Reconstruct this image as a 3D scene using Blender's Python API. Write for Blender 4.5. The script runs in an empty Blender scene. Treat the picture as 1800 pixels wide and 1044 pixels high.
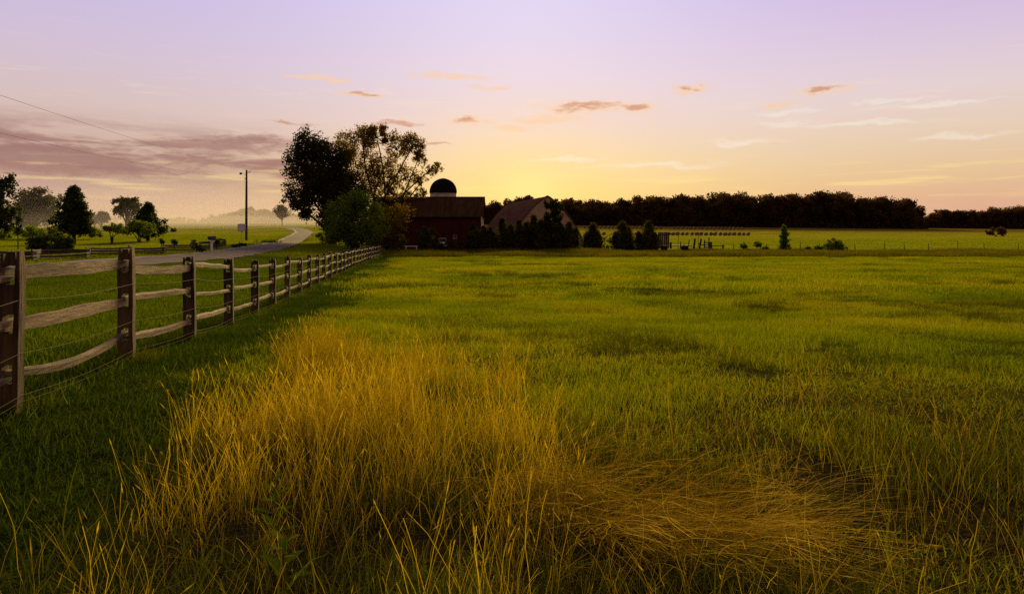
import bpy, math, random
import numpy as np
from mathutils import Vector, Matrix, noise as mnoise

SC = bpy.context.scene
COL = SC.collection
R = math.radians
rng = np.random.default_rng(7)
random.seed(7)

# ------------------------------------------------------------------ camera
F_PX, U0, V0, EYE = 1250.0, 900.0, 402.0, 1.6      # photo scale: focal length in photo pixels, horizon row, eye height
cam_d = bpy.data.cameras.new('camera')
cam = bpy.data.objects.new('camera', cam_d)
COL.objects.link(cam)
cam.location = (0, 0, EYE)
cam.rotation_euler = (R(90), 0, 0)
cam_d.sensor_width = 36.0
cam_d.lens = 36.0 * F_PX / 1800.0
cam_d.shift_y = -(522.0 - V0) / 1800.0
cam_d.clip_start, cam_d.clip_end = 0.1, 6000
SC.camera = cam

# ------------------------------------------------------------------ light and exposure
SUN_AZ, SUN_EL = 0.021, R(3.2)                      # where the glow sits, just over the far trees
LAMP_EL = R(15)
sun_d = bpy.data.lights.new('sun', 'SUN')
sun_d.energy = 5.0
sun_d.angle = R(16)
sun_d.color = (1.0, 0.75, 0.30)
sun = bpy.data.objects.new('sun', sun_d)
COL.objects.link(sun)
sd = Vector((math.sin(SUN_AZ) * math.cos(LAMP_EL), math.cos(SUN_AZ) * math.cos(LAMP_EL), math.sin(LAMP_EL)))
sun.rotation_euler = (-sd).to_track_quat('-Z', 'Y').to_euler()

SC.view_settings.view_transform = 'Standard'
SC.view_settings.look = 'None'
SC.view_settings.exposure = 0.25
SC.view_settings.gamma = 1.0
SC.view_settings.use_curve_mapping = False
SC.render.engine = 'CYCLES'
SC.cycles.use_denoising = False
SC.cycles.sample_clamp_indirect = 3.0
SC.cycles.max_bounces = 6
SC.cycles.diffuse_bounces = 3
SC.cycles.transmission_bounces = 4
SC.cycles.volume_bounces = 1
SC.cycles.volume_step_rate = 4


def lin(r, g, b):
    f = lambda c: (c / 255 / 12.92) if c / 255 <= 0.04045 else ((c / 255 + 0.055) / 1.055) ** 2.4
    return (f(r), f(g), f(b), 1.0)


class Nodes:
    """short-hand for building node trees"""
    def __init__(self, tree):
        self.t = tree
    def n(self, typ, **kw):
        nd = self.t.nodes.new(typ)
        for k, v in kw.items():
            setattr(nd, k, v)
        return nd
    def link(self, a, b):
        self.t.links.new(a, b)
    def put(self, sock, v):
        if isinstance(v, bpy.types.NodeSocket):
            self.link(v, sock)
        else:
            sock.default_value = v
    def m(self, op, a, b=None, c=None, clamp=False):
        nd = self.n('ShaderNodeMath', operation=op, use_clamp=clamp)
        for i, v in enumerate((a, b, c)):
            if v is not None:
                self.put(nd.inputs[i], v)
        return nd.outputs[0]
    def mix(self, f, a, b, mode='MIX'):
        nd = self.n('ShaderNodeMix', data_type='RGBA', blend_type=mode)
        self.put(nd.inputs[0], f); self.put(nd.inputs[6], a); self.put(nd.inputs[7], b)
        return nd.outputs[2]
    def ramp(self, f, stops, interp='LINEAR'):
        nd = self.n('ShaderNodeValToRGB')
        nd.color_ramp.interpolation = interp
        el = nd.color_ramp.elements
        while len(el) < len(stops):
            el.new(0.5)
        for e, (p, c) in zip(el, stops):
            e.position = p
            e.color = c if len(c) == 4 else (*c, 1)
        self.put(nd.inputs[0], f)
        return nd.outputs[0]
    def noise(self, vec, scale, detail=4, rough=0.55, dist=0.0):
        nd = self.n('ShaderNodeTexNoise')
        if vec is not None:
            self.link(vec, nd.inputs['Vector'])
        nd.inputs['Scale'].default_value = scale
        nd.inputs['Detail'].default_value = detail
        nd.inputs['Roughness'].default_value = rough
        nd.inputs['Distortion'].default_value = dist
        return nd.outputs[0]
    def smooth(self, x, lo, hi):
        nd = self.n('ShaderNodeMapRange', interpolation_type='SMOOTHSTEP')
        self.put(nd.inputs[0], x)
        nd.inputs[1].default_value = lo; nd.inputs[2].default_value = hi
        return nd.outputs[0]
    def xyz(self, x, y, z):
        nd = self.n('ShaderNodeCombineXYZ')
        for i, v in enumerate((x, y, z)):
            self.put(nd.inputs[i], v)
        return nd.outputs[0]


def sky_ae(u, v):
    """azimuth and elevation (radians) of a direction in the photo's sky"""
    a = math.atan((u - U0) / F_PX)
    return a, math.atan((V0 - v) / F_PX * math.cos(a))


def build_world():
    w = bpy.data.worlds.new('World')
    SC.world = w
    w.use_nodes = True
    t = w.node_tree
    t.nodes.clear()
    N = Nodes(t)
    co = N.n('ShaderNodeTexCoord').outputs['Generated']
    sep = N.n('ShaderNodeSeparateXYZ')
    N.link(co, sep.inputs[0])
    x, y, z = sep.outputs
    az = N.m('ARCTAN2', x, y)
    el = N.m('ARCSINE', N.m('MAXIMUM', N.m('MINIMUM', z, 1.0), -1.0))
    e = N.m('DIVIDE', el, R(90), clamp=True)                    # 0 horizon .. 1 zenith
    D = lambda deg: deg / 90.0
    near = N.ramp(e, [(0, lin(246, 205, 125)), (D(3), lin(248, 214, 140)), (D(5.5), lin(243, 216, 176)), (D(8), lin(238, 214, 208)),
                      (D(12), lin(231, 215, 233)), (D(18), lin(223, 213, 245)), (D(40), lin(160, 152, 186)), (1, lin(112, 106, 140))])
    leftc = N.ramp(e, [(0, lin(190, 155, 152)), (D(2.2), lin(184, 150, 149)), (D(4.2), lin(180, 143, 138)), (D(6.2), lin(203, 170, 158)), (D(8.5), lin(213, 188, 182)),
                       (D(12), lin(208, 190, 207)), (D(18), lin(199, 183, 228)), (D(40), lin(150, 142, 176)), (1, lin(112, 106, 140))])
    rightc = N.ramp(e, [(0, lin(214, 160, 140)), (D(2.2), lin(220, 172, 145)), (D(4), lin(226, 190, 150)), (D(7), lin(228, 203, 180)), (D(10), lin(225, 206, 208)),
                        (D(14), lin(213, 192, 219)), (D(18), lin(200, 176, 224)), (D(40), lin(150, 140, 174)), (1, lin(112, 106, 140))])
    da = N.m('SUBTRACT', az, SUN_AZ)
    side = N.smooth(az, -0.12, 0.12)
    far = N.mix(side, leftc, rightc)
    g = N.m('EXPONENT', N.m('MULTIPLY', N.m('POWER', N.m('DIVIDE', N.m('ABSOLUTE', da), 0.34), 1.7), -1.0))
    # the sky opposite the sun is already dusky
    opp = N.ramp(e, [(0, lin(150, 118, 108)), (D(10), lin(162, 130, 126)), (D(25), lin(145, 125, 138)), (1, lin(112, 106, 140))])
    far = N.mix(N.smooth(N.m('ABSOLUTE', da), 0.8, 2.2), far, opp)
    sky = N.mix(g, far, near)
    # glow round the sun
    th2 = N.m('ADD', N.m('POWER', N.m('ABSOLUTE', N.m('DIVIDE', da, 1.45)), 2.0), N.m('POWER', N.m('ABSOLUTE', N.m('SUBTRACT', el, SUN_EL)), 2.0))
    th = N.m('SQRT', th2)
    core = N.m('EXPONENT', N.m('MULTIPLY', N.m('POWER', N.m('DIVIDE', th, R(1.6)), 2.0), -1.0))
    wide = N.m('EXPONENT', N.m('MULTIPLY', N.m('DIVIDE', th, R(4.4)), -1.0))
    sky = N.mix(N.m('MULTIPLY', wide, 0.62, clamp=True), sky, lin(254, 218, 120))
    sky = N.mix(N.m('MULTIPLY', core, 0.45), sky, (1.2, 0.84, 0.36, 1))
    # clouds in (azimuth, stretched elevation)
    cv = N.xyz(az, N.m('MULTIPLY', el, 5.0), 0.0)
    streak = N.noise(N.xyz(N.m('ADD', az, N.m('MULTIPLY', el, 0.8)), N.m('MULTIPLY', el, 8.0), 0.3), 6.0, 5, 0.52, 0.4)
    fine = N.noise(N.xyz(az, N.m('MULTIPLY', el, 4.0), 2.0), 34.0, 5, 0.6, 0.2)
    # mauve cloud bank low on the left, going on round the back of the sky
    rise = N.m('ADD', N.m('MULTIPLY', N.m('ADD', az, 0.30), -0.03), R(5.1))
    band = N.m('EXPONENT', N.m('MULTIPLY', N.m('POWER', N.m('ABSOLUTE', N.m('DIVIDE', N.m('SUBTRACT', el, rise), R(1.75))), 2.4), -1.0))
    lf = N.m('MULTIPLY', N.smooth(az, -0.15, -0.27), N.smooth(az, -2.9, -1.9))
    bank = N.m('MULTIPLY', N.m('MULTIPLY', band, lf), N.smooth(N.m('ADD', streak, N.m('MULTIPLY', fine, 0.22)), 0.49, 0.66))
    sky = N.mix(N.m('MULTIPLY', bank, 0.9), sky, lin(156, 114, 108))
    # thin bright streaks low over the horizon
    low = N.m('EXPONENT', N.m('MULTIPLY', N.m('POWER', N.m('ABSOLUTE', N.m('DIVIDE', N.m('SUBTRACT', el, R(3.6)), R(1.3))), 2.0), -1.0))
    st2 = N.noise(N.xyz(az, N.m('MULTIPLY', el, 16.0), 5.0), 7.0, 4, 0.5)
    lowm = N.m('MULTIPLY', N.m('MULTIPLY', low, N.smooth(st2, 0.52, 0.68)), 0.55)
    sky = N.mix(lowm, sky, lin(255, 222, 150))

    wq = N.n('ShaderNodeTexNoise'); N.link(N.xyz(az, N.m('MULTIPLY', el, 2.5), 7.0), wq.inputs['Vector'])
    wq.inputs['Scale'].default_value = 22.0; wq.inputs['Detail'].default_value = 5.0; wq.inputs['Roughness'].default_value = 0.6
    wsep = N.n('ShaderNodeSeparateColor'); N.link(wq.outputs['Color'], wsep.inputs[0])
    azw = N.m('ADD', az, N.m('MULTIPLY', N.m('SUBTRACT', wsep.outputs[0], 0.5), 0.085))
    elw = N.m('ADD', el, N.m('MULTIPLY', N.m('SUBTRACT', wsep.outputs[1], 0.5), 0.026))

    def blobs(lst, vec_noise, lo, hi):
        tot = None
        for u, v, ru, rv in lst:
            a0, e0 = sky_ae(u, v)
            ra, re = ru / F_PX, rv / F_PX
            q = N.m('ADD', N.m('POWER', N.m('ABSOLUTE', N.m('DIVIDE', N.m('SUBTRACT', azw, a0), ra)), 2.0),
                    N.m('POWER', N.m('ABSOLUTE', N.m('DIVIDE', N.m('SUBTRACT', elw, e0), re)), 2.0))
            b = N.m('EXPONENT', N.m('MULTIPLY', q, -1.0))
            tot = b if tot is None else N.m('MAXIMUM', tot, b)
        return N.smooth(N.m('MULTIPLY', tot, N.m('ADD', vec_noise, 0.45)), lo, hi)
    nz = N.noise(N.xyz(az, N.m('MULTIPLY', el, 4.0), 0.0), 40.0, 6, 0.68, 0.8)
    nz = N.m('ADD', N.m('MULTIPLY', N.m('SUBTRACT', nz, 0.5), 1.9), 0.5)
    peach = [(1040, 190, 120, 15), (1120, 192, 60, 13), (960, 212, 70, 9), (1440, 160, 60, 11), (1220, 158, 45, 10), (640, 170, 52, 7), (820, 214, 62, 9), (985, 206, 55, 8),
             (1370, 184, 45, 6), (800, 135, 90, 8), (860, 155, 50, 6), (560, 140, 80, 7), (900, 225, 50, 6)]
    sky = N.mix(N.m('MULTIPLY', blobs(peach, nz, 0.25, 1.05), 0.75), sky, lin(246, 205, 165))
    tan = [(1032, 188, 64, 10), (1112, 191, 46, 9), (1442, 159, 38, 7), (640, 169, 34, 4), (815, 214, 38, 6), (505, 217, 42, 5), (700, 218, 62, 7), (1220, 158, 18, 4), (770, 255, 32, 4)]
    sky = N.mix(N.m('MULTIPLY', blobs(tan, nz, 0.35, 1.0), 0.8), sky, lin(203, 144, 118))
    mauve = [(440, 249, 95, 13), (110, 257, 130, 8), (360, 284, 160, 15), (150, 296, 220, 16), (330, 247, 30, 4)]
    sky = N.mix(N.m('MULTIPLY', blobs(mauve, nz, 0.30, 1.0), 0.85), sky, lin(160, 118, 112))
    wz = N.noise(N.xyz(N.m('SUBTRACT', az, N.m('MULTIPLY', el, 0.6)), N.m('MULTIPLY', el, 9.0), 1.0), 11.0, 5, 0.6, 0.8)
    white = [(1385, 197, 60, 9), (1390, 217, 70, 8), (1520, 217, 130, 6), (1310, 250, 90, 6), (1690, 240, 80, 6), (1570, 176, 80, 5), (1640, 182, 120, 5),
             (1150, 293, 150, 7), (1000, 282, 90, 6)]
    sky = N.mix(N.m('MULTIPLY', blobs(white, wz, 0.30, 1.1), 0.5), sky, lin(246, 236, 222))
    wisp = N.noise(N.xyz(N.m('ADD', az, N.m('MULTIPLY', el, 1.2)), N.m('MULTIPLY', el, 11.0), 9.0), 9.0, 7, 0.66, 0.6)
    wband = N.m('EXPONENT', N.m('MULTIPLY', N.m('POWER', N.m('ABSOLUTE', N.m('DIVIDE', N.m('SUBTRACT', el, R(9.5)), R(3.4))), 2.0), -1.0))
    sky = N.mix(N.m('MULTIPLY', N.m('MULTIPLY', wband, N.smooth(wisp, 0.54, 0.75)), 0.38), sky, lin(250, 222, 196))
    # below the horizon: a dull earth tone (the ground covers it)
    sky = N.mix(N.smooth(el, -0.02, -0.08), sky, lin(70, 62, 40))
    # a faint Nishita sky with the same sun on top
    st = N.n('ShaderNodeTexSky', sky_type='NISHITA')
    st.sun_disc = False
    st.sun_elevation = SUN_EL
    st.sun_rotation = SUN_AZ
    sky = N.mix(0.004, sky, st.outputs[0], 'ADD')
    bg = N.n('ShaderNodeBackground')
    N.link(sky, bg.inputs[0])
    bg.inputs[1].default_value = 0.84
    out = N.n('ShaderNodeOutputWorld')
    N.link(bg.outputs[0], out.inputs[0])


build_world()

# ------------------------------------------------------------------ scene helpers
def tag(o, label=None, cat=None, group=None, kind=None):
    if label: o['label'] = label
    if cat: o['category'] = cat
    if group: o['group'] = group
    if kind: o['kind'] = kind
    return o


def thing(name, label, cat, loc, group=None, rz=0.0):
    o = bpy.data.objects.new(name, None)
    o.empty_display_size = 0.3
    COL.objects.link(o)
    o.location = loc
    o.rotation_euler = (0, 0, rz)
    return tag(o, label, cat, group)


def mesh_np(name, V, F, mat=None, smooth=False):
    me = bpy.data.meshes.new(name)
    V = np.ascontiguousarray(V, dtype=np.float32)
    F = np.ascontiguousarray(F, dtype=np.int32)
    n, k = F.shape
    me.vertices.add(len(V)); me.vertices.foreach_set('co', V.ravel())
    me.loops.add(n * k); me.loops.foreach_set('vertex_index', F.ravel())
    me.polygons.add(n); me.polygons.foreach_set('loop_start', np.arange(0, n * k, k, dtype=np.int32))
    me.update(calc_edges=True)
    if smooth:
        me.polygons.foreach_set('use_smooth', np.ones(n, dtype=bool))
    if mat:
        me.materials.append(mat)
    return me


def link(name, me, parent=None, loc=None):
    o = bpy.data.objects.new(name, me)
    COL.objects.link(o)
    if parent is not None:
        o.parent = parent
    if loc is not None:
        o.location = loc
    return o


class MB:
    """collects boxes, tubes and rings and links them as one mesh object"""
    def __init__(self):
        self.v, self.f = [], []
    def add(self, vs, fs):
        k = len(self.v)
        self.v += [tuple(p) for p in vs]
        self.f += [tuple(i + k for i in f) for f in fs]
        return self
    def box(self, c, s, rot=None, jit=0.0):
        x, y, z = (d / 2 for d in s)
        vs = [Vector(p) for p in ((-x, -y, -z), (x, -y, -z), (x, y, -z), (-x, y, -z), (-x, -y, z), (x, -y, z), (x, y, z), (-x, y, z))]
        if jit:
            vs = [p + Vector([random.uniform(-jit, jit) for _ in range(3)]) for p in vs]
        if rot is not None:
            vs = [rot @ p for p in vs]
        c = Vector(c)
        return self.add([p + c for p in vs], [(3, 2, 1, 0), (4, 5, 6, 7), (0, 1, 5, 4), (1, 2, 6, 5), (2, 3, 7, 6), (3, 0, 4, 7)])
    def rings(self, loops, cap=True, close=True):
        n = len(loops[0])
        vs = [p for l in loops for p in l]
        fs = []
        for i in range(len(loops) - 1):
            for j in range(n if close else n - 1):
                a, b = i * n + j, i * n + (j + 1) % n
                fs.append((a, b, b + n, a + n))
        if cap:
            fs.append(tuple(range(n - 1, -1, -1)))
            fs.append(tuple(range((len(loops) - 1) * n, len(loops) * n)))
        return self.add(vs, fs)
    def tube(self, pts, rad, n=6, cap=True):
        pts = [Vector(p) for p in pts]
        if not hasattr(rad, '__len__'):
            rad = [rad] * len(pts)
        loops = []
        for i, p in enumerate(pts):
            d = (pts[min(i + 1, len(pts) - 1)] - pts[max(i - 1, 0)]).normalized()
            a = d.orthogonal() if abs(d.z) > 0.95 else Vector((0, 0, 1)).cross(d)
            if abs(d.z) > 0.95:
                a = Vector((1, 0, 0)) - d * d.x
            a.normalize(); b = d.cross(a)
            loops.append([p + (a * math.cos(q) + b * math.sin(q)) * rad[i] for q in (2 * math.pi * j / n for j in range(n))])
        return self.rings(loops, cap)
    def lathe(self, prof, n=20, c=(0, 0, 0)):
        c = Vector(c)
        loops = [[c + Vector((r * math.cos(q), r * math.sin(q), z)) for q in (2 * math.pi * j / n for j in range(n))] for r, z in prof]
        return self.rings(loops, cap=True)
    def build(self, name, mat, parent=None, loc=None, smooth=False):
        me = bpy.data.meshes.new(name)
        me.from_pydata(self.v, [], self.f)
        me.update()
        if smooth:
            me.polygons.foreach_set('use_smooth', np.ones(len(me.polygons), dtype=bool))
        if mat:
            me.materials.append(mat)
        return link(name, me, parent, loc)


# ------------------------------------------------------------------ terrain (plan: X right, Y away from the camera)
_RY = [-60, 0, 5.7, 8.25, 10.6, 13.9, 16.6, 21.4, 40, 75, 105, 150, 220, 300, 420, 480, 700, 1500, 3000]
_RZ = [0, .04, .07, .02, -.12, -.32, -.43, -.56, -.95, -1.55, -1.75, -1.9, -1.35, -1.1, 2.5, 4.4, 6.5, 8, 8]
_LY = [-60, 0, 20, 31, 45, 57, 80, 100, 120, 150, 200, 300, 400, 600, 1500, 3000]
_LZ = [.3, .15, -.2, -.22, -.28, -.36, -.38, -.2, .35, .9, 1.8, 3.6, 5.3, 7, 9, 9]


def _sm(t):
    t = np.clip(t, 0, 1)
    return t * t * (3 - 2 * t)


def gz(X, Y):
    X = np.asarray(X, dtype=float); Y = np.asarray(Y, dtype=float)
    r = np.interp(Y, _RY, _RZ) - 0.011 * np.clip(X, -60, 700) * _sm((Y - 230) / 250)
    l = np.interp(Y, _LY, _LZ)
    c = -12 - 0.11 * np.clip(Y, 0, 400)
    hw = 7 + 0.02 * np.clip(Y, 0, 400)
    t = _sm((X - c + hw) / (2 * hw))
    z = l * (1 - t) + r * t
    near = np.clip(Y, 0, 60) / 60
    z += 0.035 * np.sin(X * 0.9 + 1.3 * np.sin(Y * 0.35)) * np.sin(Y * 0.7 + X * 0.2) * (1 - 0.3 * near)
    z += 0.05 * np.sin(X * 0.21 + 2) * np.sin(Y * 0.17)
    return z


def G(X, Y):
    return float(gz(X, Y))


def px(u, Y):
    """X of something that shows in photo column u and stands Y metres off"""
    return (u - U0) / F_PX * Y


# fence line in plan
FENCE = [(-3.55, 3.15), (-4.03, 5.7), (-4.47, 8.25), (-4.80, 10.6), (-5.53, 13.9), (-6.0, 16.6), (-6.43, 19.1), (-6.80, 21.5), (-7.18, 24.0), (-7.60, 26.6),
         (-8.0, 29.2), (-8.4, 31.8), (-8.8, 34.4), (-9.2, 37.0), (-9.57, 39.6), (-9.96, 42.2), (-10.36, 44.8), (-10.77, 47.4)]
yy = 50.0
while yy < 82:
    FENCE.append((-10.77 - (yy - 47.4) * 0.126, yy)); yy += 2.6
_fy = [p[1] for p in FENCE]; _fx = [p[0] for p in FENCE]


def fx(Y):
    return np.interp(Y, [-20] + _fy + [400], [-1.0] + _fx + [-54])


ROADC = [(-22.6, -40), (-22.0, 0), (-21.8, 25), (-21.8, 42), (-22.2, 52), (-23.4, 60), (-26.2, 76), (-28.6, 88), (-31.2, 100), (-35.6, 120), (-42, 145), (-52, 175), (-66, 210)]
_ry = [p[1] for p in ROADC]; _rx = [p[0] for p in ROADC]


def rx(Y):
    return np.interp(Y, _ry, _rx)


ROAD_HW = 1.95


def golden(X, Y):
    """how much dry standing grass grows at a spot, 0..1"""
    X = np.asarray(X, float); Y = np.asarray(Y, float)
    left = np.interp(Y, [2, 3.2, 4.2, 6.2, 8.5, 10.8, 13], [-1.9, -2.0, -2.05, -2.4, -2.95, -3.3, -3.6])
    right = np.interp(Y, [2, 3, 3.8, 4.9, 6, 8.3, 10.8, 13], [0.3, 0.5, 0.75, 0.85, 0.35, -0.9, -2.5, -3.4])
    wob = 0.28 * np.sin(Y * 2.1 + X) + 0.2 * np.sin(X * 3.3 + 1)
    a = _sm((X - left + wob * 0.5) / 0.95)
    b = _sm((right - X + wob) / 1.9)
    return a * b * _sm((12.0 - Y) / 3.5)


def lodge(X, Y):
    """the patch where the grass has been laid over, 0..1"""
    return np.exp(-(((np.asarray(X) - 0.95) / 0.72) ** 2 + ((np.asarray(Y) - 3.55) / 0.42) ** 2) ** 1.4)


def lawn(X, Y):
    """mown strip along both sides of the fence: 1 inside"""
    edge = fx(Y) + np.interp(Y, [0, 5, 10, 20, 60], [1.7, 1.5, 1.3, 1.9, 2.4])
    return _sm((edge - np.asarray(X, float)) / 0.9 + 0.5)


# ------------------------------------------------------------------ materials
def new_mat(name):
    m = bpy.data.materials.new(name)
    m.use_nodes = True
    m.node_tree.nodes.clear()
    return m, Nodes(m.node_tree)


def out_surface(N, sh):
    o = N.n('ShaderNodeOutputMaterial')
    N.link(sh, o.inputs[0])


def leafy(name, cols, big=0.15, trans=0.4, spread=(0.25, 0.75), tcol=None, small=None):
    """leaf material: colours picked per leaf and by slow drift over the place; part of the light passes through"""
    m, N = new_mat(name)
    geo = N.n('ShaderNodeNewGeometry')
    rnd = geo.outputs['Random Per Island']
    drift = N.noise(geo.outputs['Position'], big, 3, 0.6)
    drift = N.smooth(drift, spread[0], spread[1])
    f = N.m('ADD', N.m('MULTIPLY', rnd, 0.5), N.m('MULTIPLY', drift, 0.5))
    n = len(cols)
    c = N.ramp(f, [(0.1 + 0.8 * i / (n - 1), (*k, 1)) for i, k in enumerate(cols)])
    d = N.n('ShaderNodeBsdfDiffuse'); N.link(c, d.inputs[0])
    t = N.n('ShaderNodeBsdfTranslucent')
    N.link(N.mix(1.0, c, (*(tcol or (1.25, 1.15, 0.5)), 1), 'MULTIPLY'), t.inputs[0])
    mx = N.n('ShaderNodeMixShader')
    mx.inputs[0].default_value = trans
    N.link(d.outputs[0], mx.inputs[1]); N.link(t.outputs[0], mx.inputs[2])
    out_surface(N, mx.outputs[0])
    return m


def solid(name, c1, c2, scale=3.0, rough=0.85, bump=0.3, bscale=None, stretch=None, spec=0.2, metal=0.0, detail=6):
    """weathered solid: two colours by noise in object space, fine relief"""
    m, N = new_mat(name)
    tc = N.n('ShaderNodeTexCoord')
    v = tc.outputs['Object']
    if stretch:
        mp = N.n('ShaderNodeMapping'); N.link(v, mp.inputs[0]); mp.inputs['Scale'].default_value = stretch
        v = mp.outputs[0]
    oi = N.n('ShaderNodeObjectInfo')
    f = N.noise(v, scale, detail, 0.65)
    f2 = N.m('ADD', N.smooth(f, 0.3, 0.7), N.m('MULTIPLY', N.m('SUBTRACT', oi.outputs['Random'], 0.5), 0.5), clamp=True)
    c = N.mix(f2, (*c1, 1), (*c2, 1))
    p = N.n('ShaderNodeBsdfPrincipled')
    N.link(c, p.inputs['Base Color'])
    p.inputs['Roughness'].default_value = rough
    p.inputs['Metallic'].default_value = metal
    p.inputs['Specular IOR Level'].default_value = spec
    if bump:
        b = N.n('ShaderNodeBump')
        b.inputs['Strength'].default_value = bump
        b.inputs['Distance'].default_value = 0.02
        N.link(N.noise(v, bscale or scale * 4, 5, 0.6), b.inputs['Height'])
        N.link(b.outputs[0], p.inputs['Normal'])
    out_surface(N, p.outputs[0])
    return m


M = {}
M['post'] = solid('post_wood', (0.034, 0.017, 0.006), (0.135, 0.076, 0.028), 1.0, 0.9, 0.9, 3.2, (14, 14, 1.1))
M['rail'] = solid('rail_wood', (0.060, 0.034, 0.014), (0.26, 0.165, 0.08), 1.0, 0.9, 1.0, 3.0, (9, 0.9, 16))
M['oldrail'] = solid('old_rail_wood', (0.030, 0.020, 0.010), (0.085, 0.060, 0.032), 2.2, 0.9, 0.5, 20)
M['wire'] = solid('fence_wire', (0.10, 0.085, 0.022), (0.16, 0.13, 0.035), 2, 0.6, 0, spec=0.3)
M['cable'] = solid('weathered_cable', (0.08, 0.055, 0.045), (0.11, 0.075, 0.06), 2, 0.7, 0)
M['pole'] = solid('pole_wood', (0.045, 0.028, 0.016), (0.09, 0.06, 0.035), 2, 0.9, 0.4, 10, (1, 1, 0.1))
M['white'] = solid('white_paint', (0.55, 0.49, 0.42), (0.70, 0.64, 0.56), 2, 0.8, 0.1, spec=0.05)
M['signface'] = solid('sign_face', (0.42, 0.38, 0.36), (0.62, 0.57, 0.54), 9, 0.5, 0.05, stretch=(0.4, 1, 2.2), spec=0.3)
M['blackmetal'] = solid('dark_metal', (0.016, 0.013, 0.012), (0.032, 0.026, 0.022), 3, 0.5, 0.1, spec=0.4)
M['greymetal'] = solid('grey_metal', (0.16, 0.15, 0.14), (0.26, 0.24, 0.22), 4, 0.5, 0.1, spec=0.4)
M['rubber'] = solid('tyre_rubber', (0.012, 0.011, 0.010), (0.022, 0.02, 0.018), 5, 0.9, 0.2)
M['dome'] = solid('dome_sheet', (0.009, 0.006, 0.004), (0.020, 0.012, 0.007), 1.5, 0.6, 0.1, spec=0.0)
M['concrete'] = solid('silo_concrete', (0.38, 0.30, 0.25), (0.52, 0.43, 0.37), 0.9, 0.9, 0.3, 6, (1, 1, 0.4))
M['fabric'] = solid('hoop_sheeting', (0.055, 0.026, 0.018), (0.085, 0.043, 0.031), 0.5, 0.95, 0.1, 2, spec=0.0)
M['gable'] = solid('gable_sheeting', (0.27, 0.165, 0.12), (0.36, 0.225, 0.17), 0.5, 0.95, 0.1, 2, spec=0.0)
M['roof'] = solid('barn_roofing', (0.026, 0.012, 0.004), (0.060, 0.030, 0.011), 0.8, 0.85, 0.5, 9, (2.4, 0.3, 0.3), spec=0.0)
M['ply'] = solid('boarded_window', (0.22, 0.17, 0.06), (0.32, 0.25, 0.10), 2, 0.8, 0.2)
M['hay'] = solid('baled_hay', (0.13, 0.075, 0.022), (0.22, 0.13, 0.04), 3, 0.95, 0.8, 16)
M['soil'] = solid('soil', (0.02, 0.012, 0.006), (0.03, 0.02, 0.01), 4, 0.95, 0.5)


def barn_red():
    m, N = new_mat('barn_red_boards')
    tc = N.n('ShaderNodeTexCoord')
    v = tc.outputs['Object']
    sep = N.n('ShaderNodeSeparateXYZ'); N.link(v, sep.inputs[0])
    xy = N.m('ADD', sep.outputs[0], sep.outputs[1])
    fr = N.m('FRACT', N.m('MULTIPLY', xy, 3.6))
    gap = N.m('LESS_THAN', fr, 0.10)
    cell = N.n('ShaderNodeTexWhiteNoise', noise_dimensions='1D')
    N.link(N.m('FLOOR', N.m('MULTIPLY', xy, 3.6)), cell.inputs['W'])
    mp = N.n('ShaderNodeMapping'); N.link(v, mp.inputs[0]); mp.inputs['Scale'].default_value = (1, 1, 0.3)
    nz = N.noise(mp.outputs[0], 2.2, 5, 0.65)
    f = N.m('ADD', N.m('MULTIPLY', cell.outputs[0], 0.45), N.m('MULTIPLY', N.smooth(nz, 0.3, 0.7), 0.55))
    c = N.mix(f, (0.036, 0.006, 0.003, 1), (0.075, 0.014, 0.006, 1))
    c = N.mix(N.smooth(N.noise(mp.outputs[0], 6, 5, 0.7), 0.62, 0.8), c, (0.12, 0.07, 0.05, 1))
    p = N.n('ShaderNodeBsdfPrincipled')
    N.link(c, p.inputs['Base Color']); p.inputs['Roughness'].default_value = 0.9
    p.inputs['Specular IOR Level'].default_value = 0.1
    b = N.n('ShaderNodeBump'); b.inputs['Strength'].default_value = 0.8; b.inputs['Distance'].default_value = 0.03
    N.link(N.m('SUBTRACT', 1.0, gap), b.inputs['Height']); N.link(b.outputs[0], p.inputs['Normal'])
    out_surface(N, p.outputs[0])
    return m


M['barn'] = barn_red()
# leaves
M['tree_dark'] = leafy('dark_tree_leaves', [(.020, .018, .004), (.040, .035, .006), (.075, .062, .009)], 0.4, 0.35)
M['tree_open'] = leafy('open_tree_leaves', [(.07, .046, .003), (.17, .115, .006), (.30, .21, .010)], 0.4, 0.65)  # gold leaf colours brightened to imitate backlight through the crown
M['bush_green'] = leafy('green_bush_leaves', [(.046, .078, .005), (.088, .135, .008), (.15, .195, .011)], 0.5, 0.35)
M['conifer'] = leafy('conifer_sprays', [(.020, .020, .003), (.048, .046, .005), (.095, .085, .008)], 0.8, 0.3)
M['left_tree'] = leafy('left_tree_leaves', [(.020, .030, .004), (.040, .055, .006), (.070, .090, .009)], 0.5, 0.35)
M['left_light'] = leafy('light_bush_leaves', [(.09, .13, .008), (.14, .19, .012), (.19, .24, .016)], 0.5, 0.4)
M['mist_tree'] = leafy('far_tree_leaves', [(.055, .055, .018), (.085, .082, .026), (.12, .11, .034)], 0.2, 0.3)  # leaf colours lightened to stand in for thicker haze
M['brown_tree'] = leafy('brown_tree_leaves', [(.055, .025, .012), (.08, .036, .016), (.10, .045, .02)], 0.5, 0.3)
M['forest'] = leafy('wood_leaves', [(.040, .022, .006), (.070, .040, .010), (.12, .068, .017)], 0.06, 0.35)  # leaf colours lightened in place of distance haze
M['bark'] = solid('bark', (0.022, 0.014, 0.008), (0.045, 0.030, 0.018), 4, 0.95, 0.6, 14, (1, 1, 0.25))
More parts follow.
